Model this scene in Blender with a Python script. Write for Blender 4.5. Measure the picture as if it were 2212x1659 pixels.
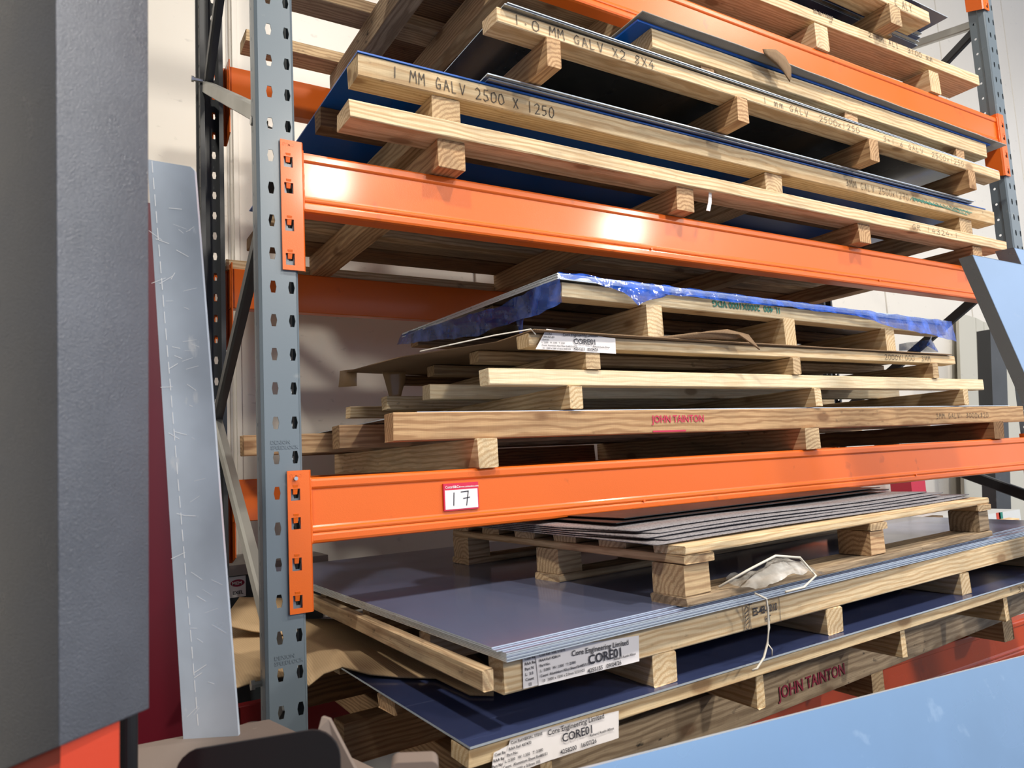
import bpy, math, random
from mathutils import Vector, Matrix, noise
random.seed(7)
for o in list(bpy.data.objects): bpy.data.objects.remove(o)
SC = bpy.context.scene
COL = SC.collection
PI = math.pi
# ------------------------------------------------------------------ camera
CAM = Vector((-0.392, -1.6229, -1.0112)); YAW, PIT, ROL, FPX = 0.5492, 0.1055, -0.0534, 1596.18
fw = Vector((math.sin(YAW)*math.cos(PIT), math.cos(YAW)*math.cos(PIT), math.sin(PIT)))
rt = Vector((math.cos(YAW), -math.sin(YAW), 0)); up = rt.cross(fw)
rt2 = math.cos(ROL)*rt + math.sin(ROL)*up; up2 = -math.sin(ROL)*rt + math.cos(ROL)*up
cd = bpy.data.cameras.new('camera'); co = bpy.data.objects.new('camera', cd); COL.objects.link(co)
M = Matrix((rt2, up2, -fw)).transposed().to_4x4(); M.translation = CAM
co.matrix_world = M
cd.sensor_width = 36.0; cd.lens = 36.0*FPX/2212.0; cd.clip_start = 0.05; cd.clip_end = 200
cd.dof.use_dof = True; cd.dof.focus_distance = 2.3; cd.dof.aperture_fstop = 7.0
SC.camera = co
# ------------------------------------------------------------------ world and lamps
W = bpy.data.worlds.new('world'); SC.world = W; W.use_nodes = True
nt = W.node_tree; nt.nodes.clear()
wo = nt.nodes.new('ShaderNodeOutputWorld'); bg = nt.nodes.new('ShaderNodeBackground')
tc = nt.nodes.new('ShaderNodeTexCoord'); ns = nt.nodes.new('ShaderNodeTexNoise'); ns.inputs['Scale'].default_value = 1.5; ns.inputs['Detail'].default_value = 4
cr = nt.nodes.new('ShaderNodeValToRGB')
cr.color_ramp.elements[0].position = .38; cr.color_ramp.elements[0].color = (.33, .52, .95, 1)
cr.color_ramp.elements[1].position = .66; cr.color_ramp.elements[1].color = (.95, .97, 1, 1)
nt.links.new(tc.outputs['Generated'], ns.inputs['Vector']); nt.links.new(ns.outputs[0], cr.inputs[0])
nt.links.new(cr.outputs[0], bg.inputs[0]); bg.inputs[1].default_value = 1.15
nt.links.new(bg.outputs[0], wo.inputs[0])
def lamp(name, loc, sx, sy, power, col=(1, .93, .82), tgt=None):
    l = bpy.data.lights.new(name, 'AREA'); l.shape = 'RECTANGLE'; l.size = sx; l.size_y = sy
    l.energy = power; l.color = col
    o = bpy.data.objects.new(name, l); COL.objects.link(o); o.location = loc
    if tgt: o.rotation_euler = (Vector(tgt)-Vector(loc)).to_track_quat('-Z', 'Y').to_euler()
    return o
lamp('high_bay_lamp', (-1.7, -2.8, 3.9), .3, .3, 235)
lamp('high_bay_lamp', (1.9, -3.2, 3.9), .3, .3, 215)
lamp('high_bay_lamp', (5.6, -2.8, 3.9), .3, .3, 235)
lamp('high_bay_lamp', (3.4, -10.2, 3.9), .62, .62, 330, tgt=(1, 0, -.3))
lamp('high_bay_lamp', (10.0, -10.4, 3.9), .75, .75, 420, tgt=(1, 0, -.3))
SC.view_settings.view_transform = 'Standard'; SC.view_settings.look = 'None'
SC.view_settings.exposure = 0.06; SC.view_settings.gamma = 1.0; SC.view_settings.use_curve_mapping = False
# ------------------------------------------------------------------ materials
def newmat(name):
    m = bpy.data.materials.new(name); m.use_nodes = True
    t = m.node_tree; b = t.nodes['Principled BSDF']
    return m, t, b
def N(t, typ, **kw):
    n = t.nodes.new(typ)
    for k, v in kw.items():
        if k in n.inputs: n.inputs[k].default_value = v
        else: setattr(n, k, v)
    return n
def math_(t, op, a, b=None):
    n = t.nodes.new('ShaderNodeMath'); n.operation = op
    for i, v in enumerate((a, b)):
        if v is None: continue
        if isinstance(v, (int, float)): n.inputs[i].default_value = v
        else: t.links.new(v, n.inputs[i])
    return n.outputs[0]
def mix(t, fac, a, b, blend='MIX'):
    n = t.nodes.new('ShaderNodeMix'); n.data_type = 'RGBA'; n.blend_type = blend
    for i, v in ((0, fac), (6, a), (7, b)):
        if isinstance(v, (int, float)): n.inputs[i].default_value = v
        elif isinstance(v, tuple): n.inputs[i].default_value = (*v, 1)
        else: t.links.new(v, n.inputs[i])
    return n.outputs[2]
def ramp(t, x, p0, p1, a=0., b=1.):
    n = t.nodes.new('ShaderNodeMapRange'); n.inputs[1].default_value = p0; n.inputs[2].default_value = p1
    n.inputs[3].default_value = a; n.inputs[4].default_value = b; t.links.new(x, n.inputs[0]); return n.outputs[0]
def coords(t, scale=(1, 1, 1), rnd=0.):
    tcn = t.nodes.new('ShaderNodeTexCoord'); v = tcn.outputs['Object']
    if rnd:
        oi = t.nodes.new('ShaderNodeObjectInfo')
        cx = t.nodes.new('ShaderNodeCombineXYZ')
        t.links.new(math_(t, 'MULTIPLY', oi.outputs['Random'], 37.), cx.inputs[0])
        t.links.new(math_(t, 'MULTIPLY', math_(t, 'SUBTRACT', oi.outputs['Random'], .5), .11), cx.inputs[1])
        t.links.new(math_(t, 'MULTIPLY', math_(t, 'FRACT', math_(t, 'MULTIPLY', oi.outputs['Random'], 7.3)), .09), cx.inputs[2])
        ad = t.nodes.new('ShaderNodeVectorMath'); ad.operation = 'ADD'
        t.links.new(v, ad.inputs[0]); t.links.new(cx.outputs[0], ad.inputs[1]); v = ad.outputs[0]
    mp = t.nodes.new('ShaderNodeMapping'); mp.inputs['Scale'].default_value = scale
    t.links.new(v, mp.inputs[0]); return mp.outputs[0], v
def scaled(t, v, s):
    mp = t.nodes.new('ShaderNodeMapping'); mp.inputs['Scale'].default_value = s
    t.links.new(v, mp.inputs[0]); return mp.outputs[0]
def noise_(t, v, scale, detail=2., s=None):
    n = t.nodes.new('ShaderNodeTexNoise'); n.inputs['Scale'].default_value = scale; n.inputs['Detail'].default_value = detail
    t.links.new(scaled(t, v, s) if s else v, n.inputs['Vector']); return n.outputs[0]
def bump(t, b, h, strength, dist=.001):
    n = t.nodes.new('ShaderNodeBump'); n.inputs['Strength'].default_value = strength; n.inputs['Distance'].default_value = dist
    t.links.new(h, n.inputs['Height']); t.links.new(n.outputs[0], b.inputs['Normal'])
def wood(name, base, dark, grey=0.25, knots=1.0, ring=1.0):
    m, t, b = newmat(name)
    _, v = coords(t, rnd=1)
    wv = t.nodes.new('ShaderNodeTexWave'); wv.wave_type = 'RINGS'; wv.rings_direction = 'X'
    wv.inputs['Scale'].default_value = 26.; wv.inputs['Distortion'].default_value = 5.5; wv.inputs['Detail'].default_value = 2.5
    wv.inputs['Detail Scale'].default_value = 1.2
    t.links.new(scaled(t, v, (.22, 1, 1)), wv.inputs['Vector'])
    rings = wv.outputs['Fac']
    fib = noise_(t, v, 1., 3., (9, 420, 420))
    tone = noise_(t, v, 1., 2., (1.6, 9, 9))
    c = mix(t, ramp(t, rings, .3, .95, 0, .8*ring), base, dark)
    c = mix(t, ramp(t, fib, .42, .72, 0, .5), c, tuple(x*.66 for x in dark))
    mot = noise_(t, v, 1., 5., (22, 30, 30))
    c = mix(t, ramp(t, mot, .5, .75, 0, .35), c, tuple(x*.7 for x in base))
    # knots
    vo = t.nodes.new('ShaderNodeTexVoronoi'); vo.inputs['Scale'].default_value = 1.
    t.links.new(scaled(t, v, (5.2, 11, 11)), vo.inputs['Vector'])
    sel = t.nodes.new('ShaderNodeSeparateColor'); t.links.new(vo.outputs['Color'], sel.inputs[0])
    kn = math_(t, 'MULTIPLY', ramp(t, vo.outputs['Distance'], .13, .2, 1, 0), ramp(t, sel.outputs[0], .5, .52, 0, 1*knots))
    c = mix(t, math_(t, 'MULTIPLY', kn, .75), c, (.16, .065, .03))
    halo = math_(t, 'MULTIPLY', ramp(t, vo.outputs['Distance'], .16, .42, .45, 0), ramp(t, sel.outputs[0], .5, .52, 0, 1*knots))
    c = mix(t, halo, c, tuple(x*.85 for x in dark))
    # weathering, smudges
    gr = noise_(t, v, 1., 4., (3.2, 14, 14))
    c = mix(t, ramp(t, gr, .52, .74, 0, grey), c, (.10, .085, .07))
    smu = noise_(t, v, 1., 5., (30, 60, 60))
    c = mix(t, math_(t, 'MULTIPLY', ramp(t, smu, .62, .72, 0, .6), ramp(t, tone, .5, .62, 0, grey*2)), c, (.03, .028, .025))
    oi = t.nodes.new('ShaderNodeObjectInfo')
    c2 = mix(t, 1., c, (.78, .74, .68), 'MULTIPLY')
    c = mix(t, ramp(t, oi.outputs['Random'], 0, 1, 0, .8), c, c2)
    t.links.new(c, b.inputs['Base Color']); b.inputs['Roughness'].default_value = .72; b.inputs['Specular IOR Level'].default_value = .25
    saw = noise_(t, v, 1., 1., (260, 6, 6))
    hh = math_(t, 'ADD', math_(t, 'MULTIPLY', fib, .6), math_(t, 'MULTIPLY', saw, .35))
    bump(t, b, hh, .55, .0015)
    return m
def paint(name, col, rough=.35, rscale=220, bstr=.12, wear=(.1, .1, .1), wamt=.12, spec=.5, metallic=0., coat=0.):
    m, t, b = newmat(name)
    _, v = coords(t, rnd=1)
    w = noise_(t, v, 14, 6); w2 = noise_(t, v, 2.5, 3)
    c = mix(t, ramp(t, w, .66, .72, 0, wamt*3), col, wear)
    c = mix(t, ramp(t, w2, .4, .75, 0, wamt), c, tuple(x*.55 for x in col))
    t.links.new(c, b.inputs['Base Color'])
    t.links.new(ramp(t, w2, .3, .7, rough*.85, rough*1.2), b.inputs['Roughness'])
    b.inputs['Specular IOR Level'].default_value = spec; b.inputs['Metallic'].default_value = metallic
    if coat:
        b.inputs['Coat Weight'].default_value = coat; b.inputs['Coat Roughness'].default_value = .11
    bump(t, b, noise_(t, v, rscale, 2), bstr, .0008)
    return m
def metal(name, col, rough=.3, metallic=.9, scr=.2, scol=(.8, .8, .85), stretch=(3, 60, 60), bstr=.05, blotch=.3):
    m, t, b = newmat(name)
    _, v = coords(t, rnd=1)
    s = noise_(t, v, 1., 4., stretch); bl = noise_(t, v, 4., 4.)
    c = mix(t, ramp(t, bl, .35, .7, 0, blotch), col, tuple(x*.6 for x in col))
    c = mix(t, ramp(t, s, .66, .74, 0, scr), c, scol)
    t.links.new(c, b.inputs['Base Color']); b.inputs['Metallic'].default_value = metallic
    t.links.new(ramp(t, bl, .3, .75, rough*.8, rough*1.35), b.inputs['Roughness'])
    bump(t, b, s, bstr, .0006)
    return m
def flat(name, col, rough=.6, **kw):
    m, t, b = newmat(name); b.inputs['Base Color'].default_value = (*col, 1); b.inputs['Roughness'].default_value = rough
    for k, v in kw.items(): b.inputs[k].default_value = v
    return m
def cardboard(name, col, pitch=700.):
    m, t, b = newmat(name)
    _, v = coords(t)
    wv = t.nodes.new('ShaderNodeTexWave'); wv.wave_type = 'BANDS'; wv.bands_direction = 'X'
    wv.inputs['Scale'].default_value = pitch/6.28/2; wv.inputs['Distortion'].default_value = .4
    t.links.new(v, wv.inputs['Vector'])
    n = noise_(t, v, 7, 4)
    c = mix(t, ramp(t, wv.outputs['Fac'], 0, 1, 0, .22), col, tuple(x*.6 for x in col))
    c = mix(t, ramp(t, n, .4, .7, 0, .3), c, tuple(x*.75 for x in col))
    t.links.new(c, b.inputs['Base Color']); b.inputs['Roughness'].default_value = .8; b.inputs['Specular IOR Level'].default_value = .2
    bump(t, b, wv.outputs['Fac'], .35, .001)
    return m
def mesh_sheet_mat():
    m, t, b = newmat('woven_grey')
    _, v = coords(t)
    vo = t.nodes.new('ShaderNodeTexVoronoi'); vo.inputs['Scale'].default_value = 150
    t.links.new(v, vo.inputs['Vector'])
    c = mix(t, ramp(t, vo.outputs['Distance'], .1, .55), (.10, .095, .105), (.25, .235, .25))
    t.links.new(c, b.inputs['Base Color']); b.inputs['Roughness'].default_value = .55
    bump(t, b, vo.outputs['Distance'], .5, .002)
    return m
def film_mat(name, col, alpha, rough=.12):
    m, t, b = newmat(name)
    _, v = coords(t)
    n = noise_(t, v, 20, 3)
    c = mix(t, ramp(t, n, .45, .75), col, tuple(min(1, x*1.9+.05) for x in col))
    t.links.new(c, b.inputs['Base Color']); b.inputs['Roughness'].default_value = rough
    t.links.new(ramp(t, n, .35, .7, alpha*.85, min(1, alpha*1.25)), b.inputs['Alpha'])
    bump(t, b, noise_(t, v, 60, 2), .5, .004)
    return m
def wall_mat(name, col):
    m, t, b = newmat(name)
    _, v = coords(t, rnd=1)
    n = noise_(t, v, 3., 5); n2 = noise_(t, v, 1., 6, (16, 16, 30))
    c = mix(t, ramp(t, n, .35, .75, 0, .18), col, tuple(x*.8 for x in col))
    c = mix(t, ramp(t, n2, .66, .74, 0, .35), c, (.35, .33, .3))
    t.links.new(c, b.inputs['Base Color']); b.inputs['Roughness'].default_value = .35
    bump(t, b, noise_(t, v, 30, 3), .08, .002)
    return m
def steel_dark(name, col, rough, bstr):
    m, t, b = newmat(name)
    _, v = coords(t)
    n = noise_(t, v, 620, 2); n2 = noise_(t, v, 9, 5)
    c = mix(t, ramp(t, n2, .4, .7, 0, .4), col, tuple(min(1, x*1.7) for x in col))
    t.links.new(c, b.inputs['Base Color']); b.inputs['Metallic'].default_value = .2; b.inputs['Specular IOR Level'].default_value = .9
    t.links.new(ramp(t, n2, .3, .7, rough*.85, rough*1.3), b.inputs['Roughness'])
    bump(t, b, n, bstr, .0012)
    return m
WPALE = wood('wood_pale', (.90, .73, .48), (.64, .43, .23), .34, 1)
WNEW = wood('wood_white', (.96, .84, .60), (.78, .58, .34), .05, 1, .7)
WTAN = wood('wood_tan', (.72, .54, .33), (.42, .27, .15), .5)
WORG = wood('wood_orange', (.72, .48, .27), (.40, .22, .11), .3, 1.0)
WGREY = wood('wood_weathered', (.52, .40, .27), (.27, .19, .12), .8)
WDARK = wood('wood_brown', (.34, .20, .10), (.16, .08, .04), .5)
WOODS = dict(p=WPALE, n=WNEW, t=WTAN, o=WORG, g=WGREY, d=WDARK)
ORANGE = paint('orange_paint', (.80, .150, .014), .32, 420, .2, (.10, .03, .02), .07, .35, coat=.22)
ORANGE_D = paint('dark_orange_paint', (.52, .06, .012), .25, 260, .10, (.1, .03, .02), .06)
GREYP = paint('grey_blue_paint', (.16, .20, .235), .30, 200, .06, (.5, .52, .5), .10)
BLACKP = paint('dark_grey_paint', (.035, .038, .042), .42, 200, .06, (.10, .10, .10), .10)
GALV = metal('galvanised', (.50, .50, .47), .42, .75, .2, (.7, .7, .66))
ALU = metal('aluminium_scuffed', (.68, .79, .95), .33, .3, .6, (.9, .94, 1), (34, 34, 14), .15, .95)
SHEET_E = metal('sheet_edge', (.66, .75, .86), .3, .5, .08, (.95, .97, 1), (2, 2, 400), .05, .2)
SHEET_ES = metal('filmed_sheet', (.17, .20, .34), .16, .35, .12, (.55, .58, .7), (3, 50, 50), .03, .25)
SHEET_LOW = metal('blue_filmed_sheet', (.055, .075, .19), .2, .35, .2, (.3, .36, .6), (3, 40, 40), .04, .3)
SHEET_BLUE = paint('blue_film', (.005, .11, .50), .32, 60, .03, (.02, .15, .5), .05)
SHEET_NAVY = paint('navy_film', (.008, .03, .10), .30, 60, .03, (.02, .05, .1), .05)
SHEET_STEEL = metal('bare_sheet', (.36, .37, .38), .25, .9, .15, (.6, .6, .6), (3, 60, 60), .02, .2)
SHEET_SKY = metal('sky_reflection_blue', (.19, .32, .52), .24, .5, .10, (.7, .85, 1), (20, 20, 20), .02, .3)  # bare metal; the reflected sky is put into the blue base colour
SHEET_SKYLIT = metal('sky_tinted_silver', (.55, .74, 1.0), .2, .2, .1, (.9, .95, 1), (30, 30, 30), .02, .25)  # silver tray metal, pale blue base stands in for its sky reflection
KRAFT = cardboard('kraft', (.50, .35, .20))
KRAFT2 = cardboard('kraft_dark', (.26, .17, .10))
CARDG = cardboard('grey_card', (.36, .33, .29))
MESHM = mesh_sheet_mat()
FILMB = film_mat('blue_plastic', (.008, .07, .42), .68)
FILMC = film_mat('clear_plastic', (.62, .60, .56), .45, .1)
STRING = flat('string_white', (.72, .68, .6), .7)
INK = flat('ink', (.035, .025, .02), .6)
INKF = flat('faded_ink', (.10, .07, .045), .7)
TEAL = flat('green_ink', (.03, .25, .20), .7)
REDINK = flat('red_ink', (.55, .03, .09), .7)
MAROON = flat('maroon_ink', (.30, .015, .05), .7)
BLKINK = flat('print_black', (.03, .03, .045), .6)
PAPER = flat('paper', (.86, .83, .84), .55)
WHITE = flat('white_card', (.85, .84, .85), .5)
STRED = flat('sticker_red', (.68, .02, .07), .4)
TAPE = flat('brown_tape', (.42, .27, .13), .3)
WALLM = wall_mat('wall_panel', (.74, .70, .63))
WALLR = wall_mat('wall_groove', (.50, .48, .45))
CHAN1 = steel_dark('dark_steel', (.085, .095, .12), .30, .7)
REDP = paint('red_paint', (.62, .055, .02), .5, 120, .3, (.5, .06, .03), .1)
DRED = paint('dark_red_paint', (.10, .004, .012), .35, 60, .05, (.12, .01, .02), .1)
ORANGE_SHADED = paint('orange_in_shade', (.22, .012, .015), .4, 60, .05, (.12, .01, .02), .1)  # orange of the lowest rear beam, with its shade put into the colour
DUST = paint('dusty_steel', (.20, .16, .14), .75, 300, .2, (.34, .29, .25), .35, .2)
BLKPL = paint('black_powder', (.012, .013, .016), .48, 240, .12, (.07, .08, .1), .2, .3)
BOLT = metal('zinc', (.6, .6, .58), .3, .9)
# ------------------------------------------------------------------ mesh helpers
class MB:
    def __init__(s): s.v = []; s.f = []
    def quad(s, *p):
        i = len(s.v); s.v += [tuple(q) for q in p]; s.f.append(tuple(range(i, i+len(p))))
    def box(s, x0, x1, y0, y1, z0, z1):
        i = len(s.v)
        s.v += [(x, y, z) for z in (z0, z1) for y in (y0, y1) for x in (x0, x1)]
        for f in ((0, 2, 3, 1), (4, 5, 7, 6), (0, 1, 5, 4), (2, 6, 7, 3), (0, 4, 6, 2), (1, 3, 7, 5)):
            s.f.append(tuple(i+k for k in f))
    def loft(s, rings, close=True, cap=True):
        i = len(s.v); n = len(rings[0])
        for r in rings: s.v += [tuple(p) for p in r]
        for a in range(len(rings)-1):
            for b in range(n if close else n-1):
                c = (b+1) % n
                s.f.append((i+a*n+b, i+a*n+c, i+(a+1)*n+c, i+(a+1)*n+b))
        if cap:
            s.f.append(tuple(i+k for k in range(n-1, -1, -1)))
            s.f.append(tuple(i+(len(rings)-1)*n+k for k in range(n)))
    def cyl(s, p0, p1, r, n=12, r1=None):
        p0 = Vector(p0); p1 = Vector(p1); d = (p1-p0).normalized()
        a = d.orthogonal().normalized(); b = d.cross(a); r1 = r if r1 is None else r1
        s.loft([[p+(a*math.cos(k*2*PI/n)+b*math.sin(k*2*PI/n))*q for k in range(n)] for p, q in ((p0, r), (p1, r1))])
    def tube(s, pts, r, n=6):
        pts = [Vector(p) for p in pts]; rings = []
        for k, p in enumerate(pts):
            d = (pts[min(k+1, len(pts)-1)]-pts[max(k-1, 0)]).normalized()
            a = d.cross(Vector((.31, .2, .93))).normalized(); b = d.cross(a)
            rings.append([p+(a*math.cos(j*2*PI/n)+b*math.sin(j*2*PI/n))*r for j in range(n)])
        s.loft(rings)
    def build(s, name, mat, parent=None, loc=(0, 0, 0), rot=(0, 0, 0), smooth=False):
        me = bpy.data.meshes.new(name); me.from_pydata(s.v, [], s.f); me.validate()
        if mat: me.materials.append(mat)
        if smooth:
            for p in me.polygons: p.use_smooth = True
        import bmesh
        bm = bmesh.new(); bm.from_mesh(me); bmesh.ops.recalc_face_normals(bm, faces=bm.faces); bm.to_mesh(me); bm.free()
        return link(bpy.data.objects.new(name, me), parent, loc, rot)
def link(o, parent=None, loc=(0, 0, 0), rot=(0, 0, 0)):
    COL.objects.link(o)
    o.location = loc; o.rotation_euler = rot
    if parent: o.parent = parent
    return o
def tag(o, label, cat, group=None):
    o['label'] = label; o['category'] = cat
    if group: o['group'] = group
    return o
def thing(name, label, cat, loc=(0, 0, 0), group=None):
    o = bpy.data.objects.new(name, None); COL.objects.link(o); o.location = loc; o.empty_display_size = .05
    return tag(o, label, cat, group)
def rel(parent, p):
    return tuple(Vector(p)-parent.location)
# ------------------------------------------------------------------ timber
def beam_mesh(L, w, h, seg=7, rough=.0012):
    c = .0022; mb = MB(); rings = []
    prof = [(c, 0), (w-c, 0), (w, c), (w, h-c), (w-c, h), (c, h), (0, h-c), (0, c)]
    for k in range(seg+1):
        x = L*k/seg; e = (k in (0, seg))
        r = []
        for (y, z) in prof:
            j = rough*(1.5 if e else 1)
            r.append((x+(random.uniform(-.002, .002) if e else 0), y+random.uniform(-j, j)*.6, z+random.uniform(-j, j)*.6))
        rings.append(r)
    mb.loft(rings); return mb
def timber(name, parent, x0, y0, x1, y1, zb, zt, w, mat, zend=0.):
    d = Vector((x1-x0, y1-y0)); L = d.length
    o = beam_mesh(L, w, zt-zb).build(name, WOODS[mat], parent, rel(parent, (x0, y0, zb)) if parent else (x0, y0, zb),
        (0, -math.atan2(zend, L), math.atan2(d.y, d.x)))
    return o
def runner(p, x0, y0, x1, y1, zb, zt, w=.05, mat='p', name='runner', zend=0.):
    return timber(name, p, x0, y0, x1, y1, zb, zt, w, mat, zend)
def bearer(p, xa, xb, y0, y1, zb, zt, mat='p', name='bearer'):
    return timber(name, p, xb, y0, xb, y1, zb, zt, xb-xa, mat)
# ------------------------------------------------------------------ writing
FONT = {
 '0': [[(0, .3), (.15, .9), (.5, 1), (.8, .7), (.8, .25), (.45, 0), (.1, .1), (0, .3)]], '1': [[(.3, 1), (.3, 0)]],
 '2': [[(0, .8), (.3, 1), (.7, .85), (.6, .5), (0, 0), (.8, .02)]], '3': [[(.05, .9), (.5, 1), (.7, .75), (.3, .52), (.7, .35), (.55, .05), (0, .05)]],
 '4': [[(.5, 1), (0, .35), (.8, .4)], [(.55, .65), (.5, 0)]], '5': [[(.75, 1), (.15, .95), (.1, .55), (.6, .55), (.7, .2), (.3, 0), (0, .1)]],
 '6': [[(.6, 1), (.15, .6), (.05, .2), (.4, 0), (.65, .25), (.4, .48), (.1, .3)]], '7': [[(0, .98), (.75, 1), (.4, 0)], [(.15, .5), (.75, .58)]],
 '8': [[(.7, .85), (.35, 1), (.1, .75), (.65, .3), (.4, 0), (.05, .2), (.7, .85)]],
 'A': [[(0, 0), (.35, 1), (.75, 0)], [(.15, .38), (.6, .38)]], 'E': [[(.6, 1), (0, 1), (0, 0), (.65, 0)], [(0, .5), (.5, .5)]],
 'G': [[(.7, .85), (.35, 1), (.05, .55), (.2, .08), (.6, .05), (.72, .42), (.4, .42)]], 'I': [[(.2, 1), (.2, 0)], [(0, 1), (.4, 1)], [(0, 0), (.4, 0)]],
 'L': [[(.05, 1), (.05, 0), (.6, .03)]], 'M': [[(0, 0), (.12, 1), (.42, .4), (.75, 1), (.88, 0)]], 'm': [[(0, 0), (.05, .7), (.3, .75), (.38, 0), (.45, .7), (.7, .75), (.8, 0)]],
 'V': [[(0, 1), (.38, 0), (.75, 1)]], 'X': [[(0, .9), (.75, .05)], [(.7, .95), (.05, 0)]], 'x': [[(0, .65), (.6, 0)], [(.6, .65), (0, 0)]],
 'R': [[(0, 0), (.05, 1), (.55, .9), (.5, .55), (.05, .5), (.6, 0)]], 'H': [[(0, 1), (0, 0)], [(.6, 1), (.6, 0)], [(0, .5), (.6, .5)]],
 'S': [[(.65, .9), (.3, 1), (.05, .75), (.6, .3), (.4, 0), (0, .1)]], 'T': [[(0, 1), (.75, 1)], [(.38, 1), (.38, 0)]], 'Y': [[(0, 1), (.35, .5), (.7, 1)], [(.35, .5), (.3, 0)]],
 '.': [[(.2, .4), (.28, .32)]], ',': [[(.2, .05), (.26, .0)]], '=': [[(0, .6), (.5, .6)], [(0, .35), (.5, .35)]], '-': [[(0, .45), (.5, .45)]], '/': [[(0, 0), (.4, 1.1)]], ' ': []}
def strokes(mb, polys, w, y):
    for pl in polys:
        for (a, b) in zip(pl[:-1], pl[1:]):
            a = Vector(a); b = Vector(b); d = (b-a)
            if d.length < 1e-6: continue
            d.normalize(); n = Vector((-d.y, d.x))*w/2; a = a-d*w*.3; b = b+d*w*.3
            mb.quad((a.x+n.x, y, a.y+n.y), (a.x-n.x, y, a.y-n.y), (b.x-n.x, y, b.y-n.y), (b.x+n.x, y, b.y+n.y))
def scrawl(parent, text, x0, x1, z, h, mat=None, w=.0018, y=-.0016, name='handwriting', slope=0., adv=1.05):
    mb = MB(); n = len(text); cw = (x1-x0)/n
    for k, ch in enumerate(text):
        polys = []
        for pl in FONT.get(ch, []):
            polys.append([(x0+k*cw+px*cw*.85+random.uniform(-1, 1)*.0012, z+slope*k+pz*h+random.uniform(-1, 1)*.0012) for px, pz in pl])
        strokes(mb, polys, w, y)
    o = mb.build(name, mat or INK, parent); o['kind'] = 'stuff'; return o
def printed(parent, text, x, z, size, mat=None, y=-.003, name='printed_text', xs=1., rotz=0., bold=0.0, rot=None, loc=None):
    cu = bpy.data.curves.new('t', 'FONT'); cu.body = text; cu.size = size; cu.offset = max(bold, size*.018)
    cu.resolution_u = 2
    tmp = bpy.data.objects.new('t', cu); COL.objects.link(tmp)
    dg = bpy.context.evaluated_depsgraph_get()
    me = bpy.data.meshes.new_from_object(tmp.evaluated_get(dg)); bpy.data.objects.remove(tmp)
    me.materials.clear(); me.materials.append(mat or BLKINK)
    me.name = name
    o = bpy.data.objects.new(name, me)
    link(o, parent, loc or (x, y, z), rot or (PI/2, -rotz, 0)); o.scale = (xs, 1, 1)
    return o
def paper(parent, pts, y=-.002, name='paper_label', bulge=.001, mat=None):
    """paper patch on a board's front face, pts = four corners (x,z) ccw from bottom-left"""
    mb = MB(); nu, nv = 10, 3; a, b, c, d = [Vector(p) for p in pts]
    for j in range(nv+1):
        for i in range(nu+1):
            u = i/nu; v = j/nv; p = (a*(1-u)+b*u)*(1-v)+(d*(1-u)+c*u)*v
            mb.v.append((p.x, y-bulge*abs(math.sin(u*9+v*2))*.7, p.y))
    for j in range(nv):
        for i in range(nu):
            k = j*(nu+1)+i; mb.f.append((k, k+1, k+nu+2, k+nu+1))
    return mb.build(name, mat or PAPER, parent, smooth=True)
# ------------------------------------------------------------------ sheets
def sheet(name, label, mat, c, zt, t, group=None, cat='metal sheet', emat=None, parent=None, dz=(0, 0, 0, 0), tagit=True):
    """flat sheet; c = four (x,y) corners front-left, front-right, back-right, back-left"""
    o0 = Vector((c[0][0], c[0][1], zt-t)); mb = MB(); n = 12
    top = []; bot = []
    for k in range(4):
        a = Vector((*c[k], dz[k])); b = Vector((*c[(k+1) % 4], dz[(k+1) % 4]))
        p = a-Vector((o0.x, o0.y, 0)); top.append((p.x, p.y, p.z+t)); bot.append((p.x, p.y, p.z))
    mb.v = bot+top
    mb.f = [(3, 2, 1, 0), (4, 5, 6, 7), (0, 1, 5, 4), (1, 2, 6, 5), (2, 3, 7, 6), (3, 0, 4, 7)]
    ob = mb.build(name, mat, parent, tuple(o0) if not parent else rel(parent, o0))
    if emat:
        ob.data.materials.append(emat)
        for p in ob.data.polygons:
            if abs(p.normal.z) < .5: p.material_index = 1
    if tagit and not parent: tag(ob, label, cat, group)
    return ob
def surf(name, rows, mat, thick=.0, parent=None, loc=None, jit=0., smooth=True, sub=1, freq=9.):
    """lofted surface through rows of points"""
    P = [[Vector(p) for p in r] for r in rows]
    def lin(r, m):
        out = []
        for a, b in zip(r[:-1], r[1:]):
            for k in range(m): out.append(a.lerp(b, k/m))
        out.append(r[-1]); return out
    if sub > 1:
        P = [lin(r, sub) for r in P]
        P2 = []
        for a, b in zip(P[:-1], P[1:]):
            for k in range(sub): P2.append([u.lerp(v, k/sub) for u, v in zip(a, b)])
        P2.append(P[-1]); P = P2
    o0 = P[0][0].copy(); mb = MB(); n = len(P[0])
    for r in P:
        for p in r:
            q = p.copy()
            if jit: q += noise.noise_vector(p*freq)*jit + noise.noise_vector(p*freq*3.1)*jit*.45
            mb.v.append(tuple(q-o0))
    for a in range(len(P)-1):
        for b in range(n-1):
            mb.f.append((a*n+b, a*n+b+1, (a+1)*n+b+1, (a+1)*n+b))
    o = mb.build(name, mat, parent, tuple(o0) if not parent else rel(parent, o0), smooth=smooth)
    if thick:
        md = o.modifiers.new('solid', 'SOLIDIFY'); md.thickness = thick; md.offset = 0
    return o
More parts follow.
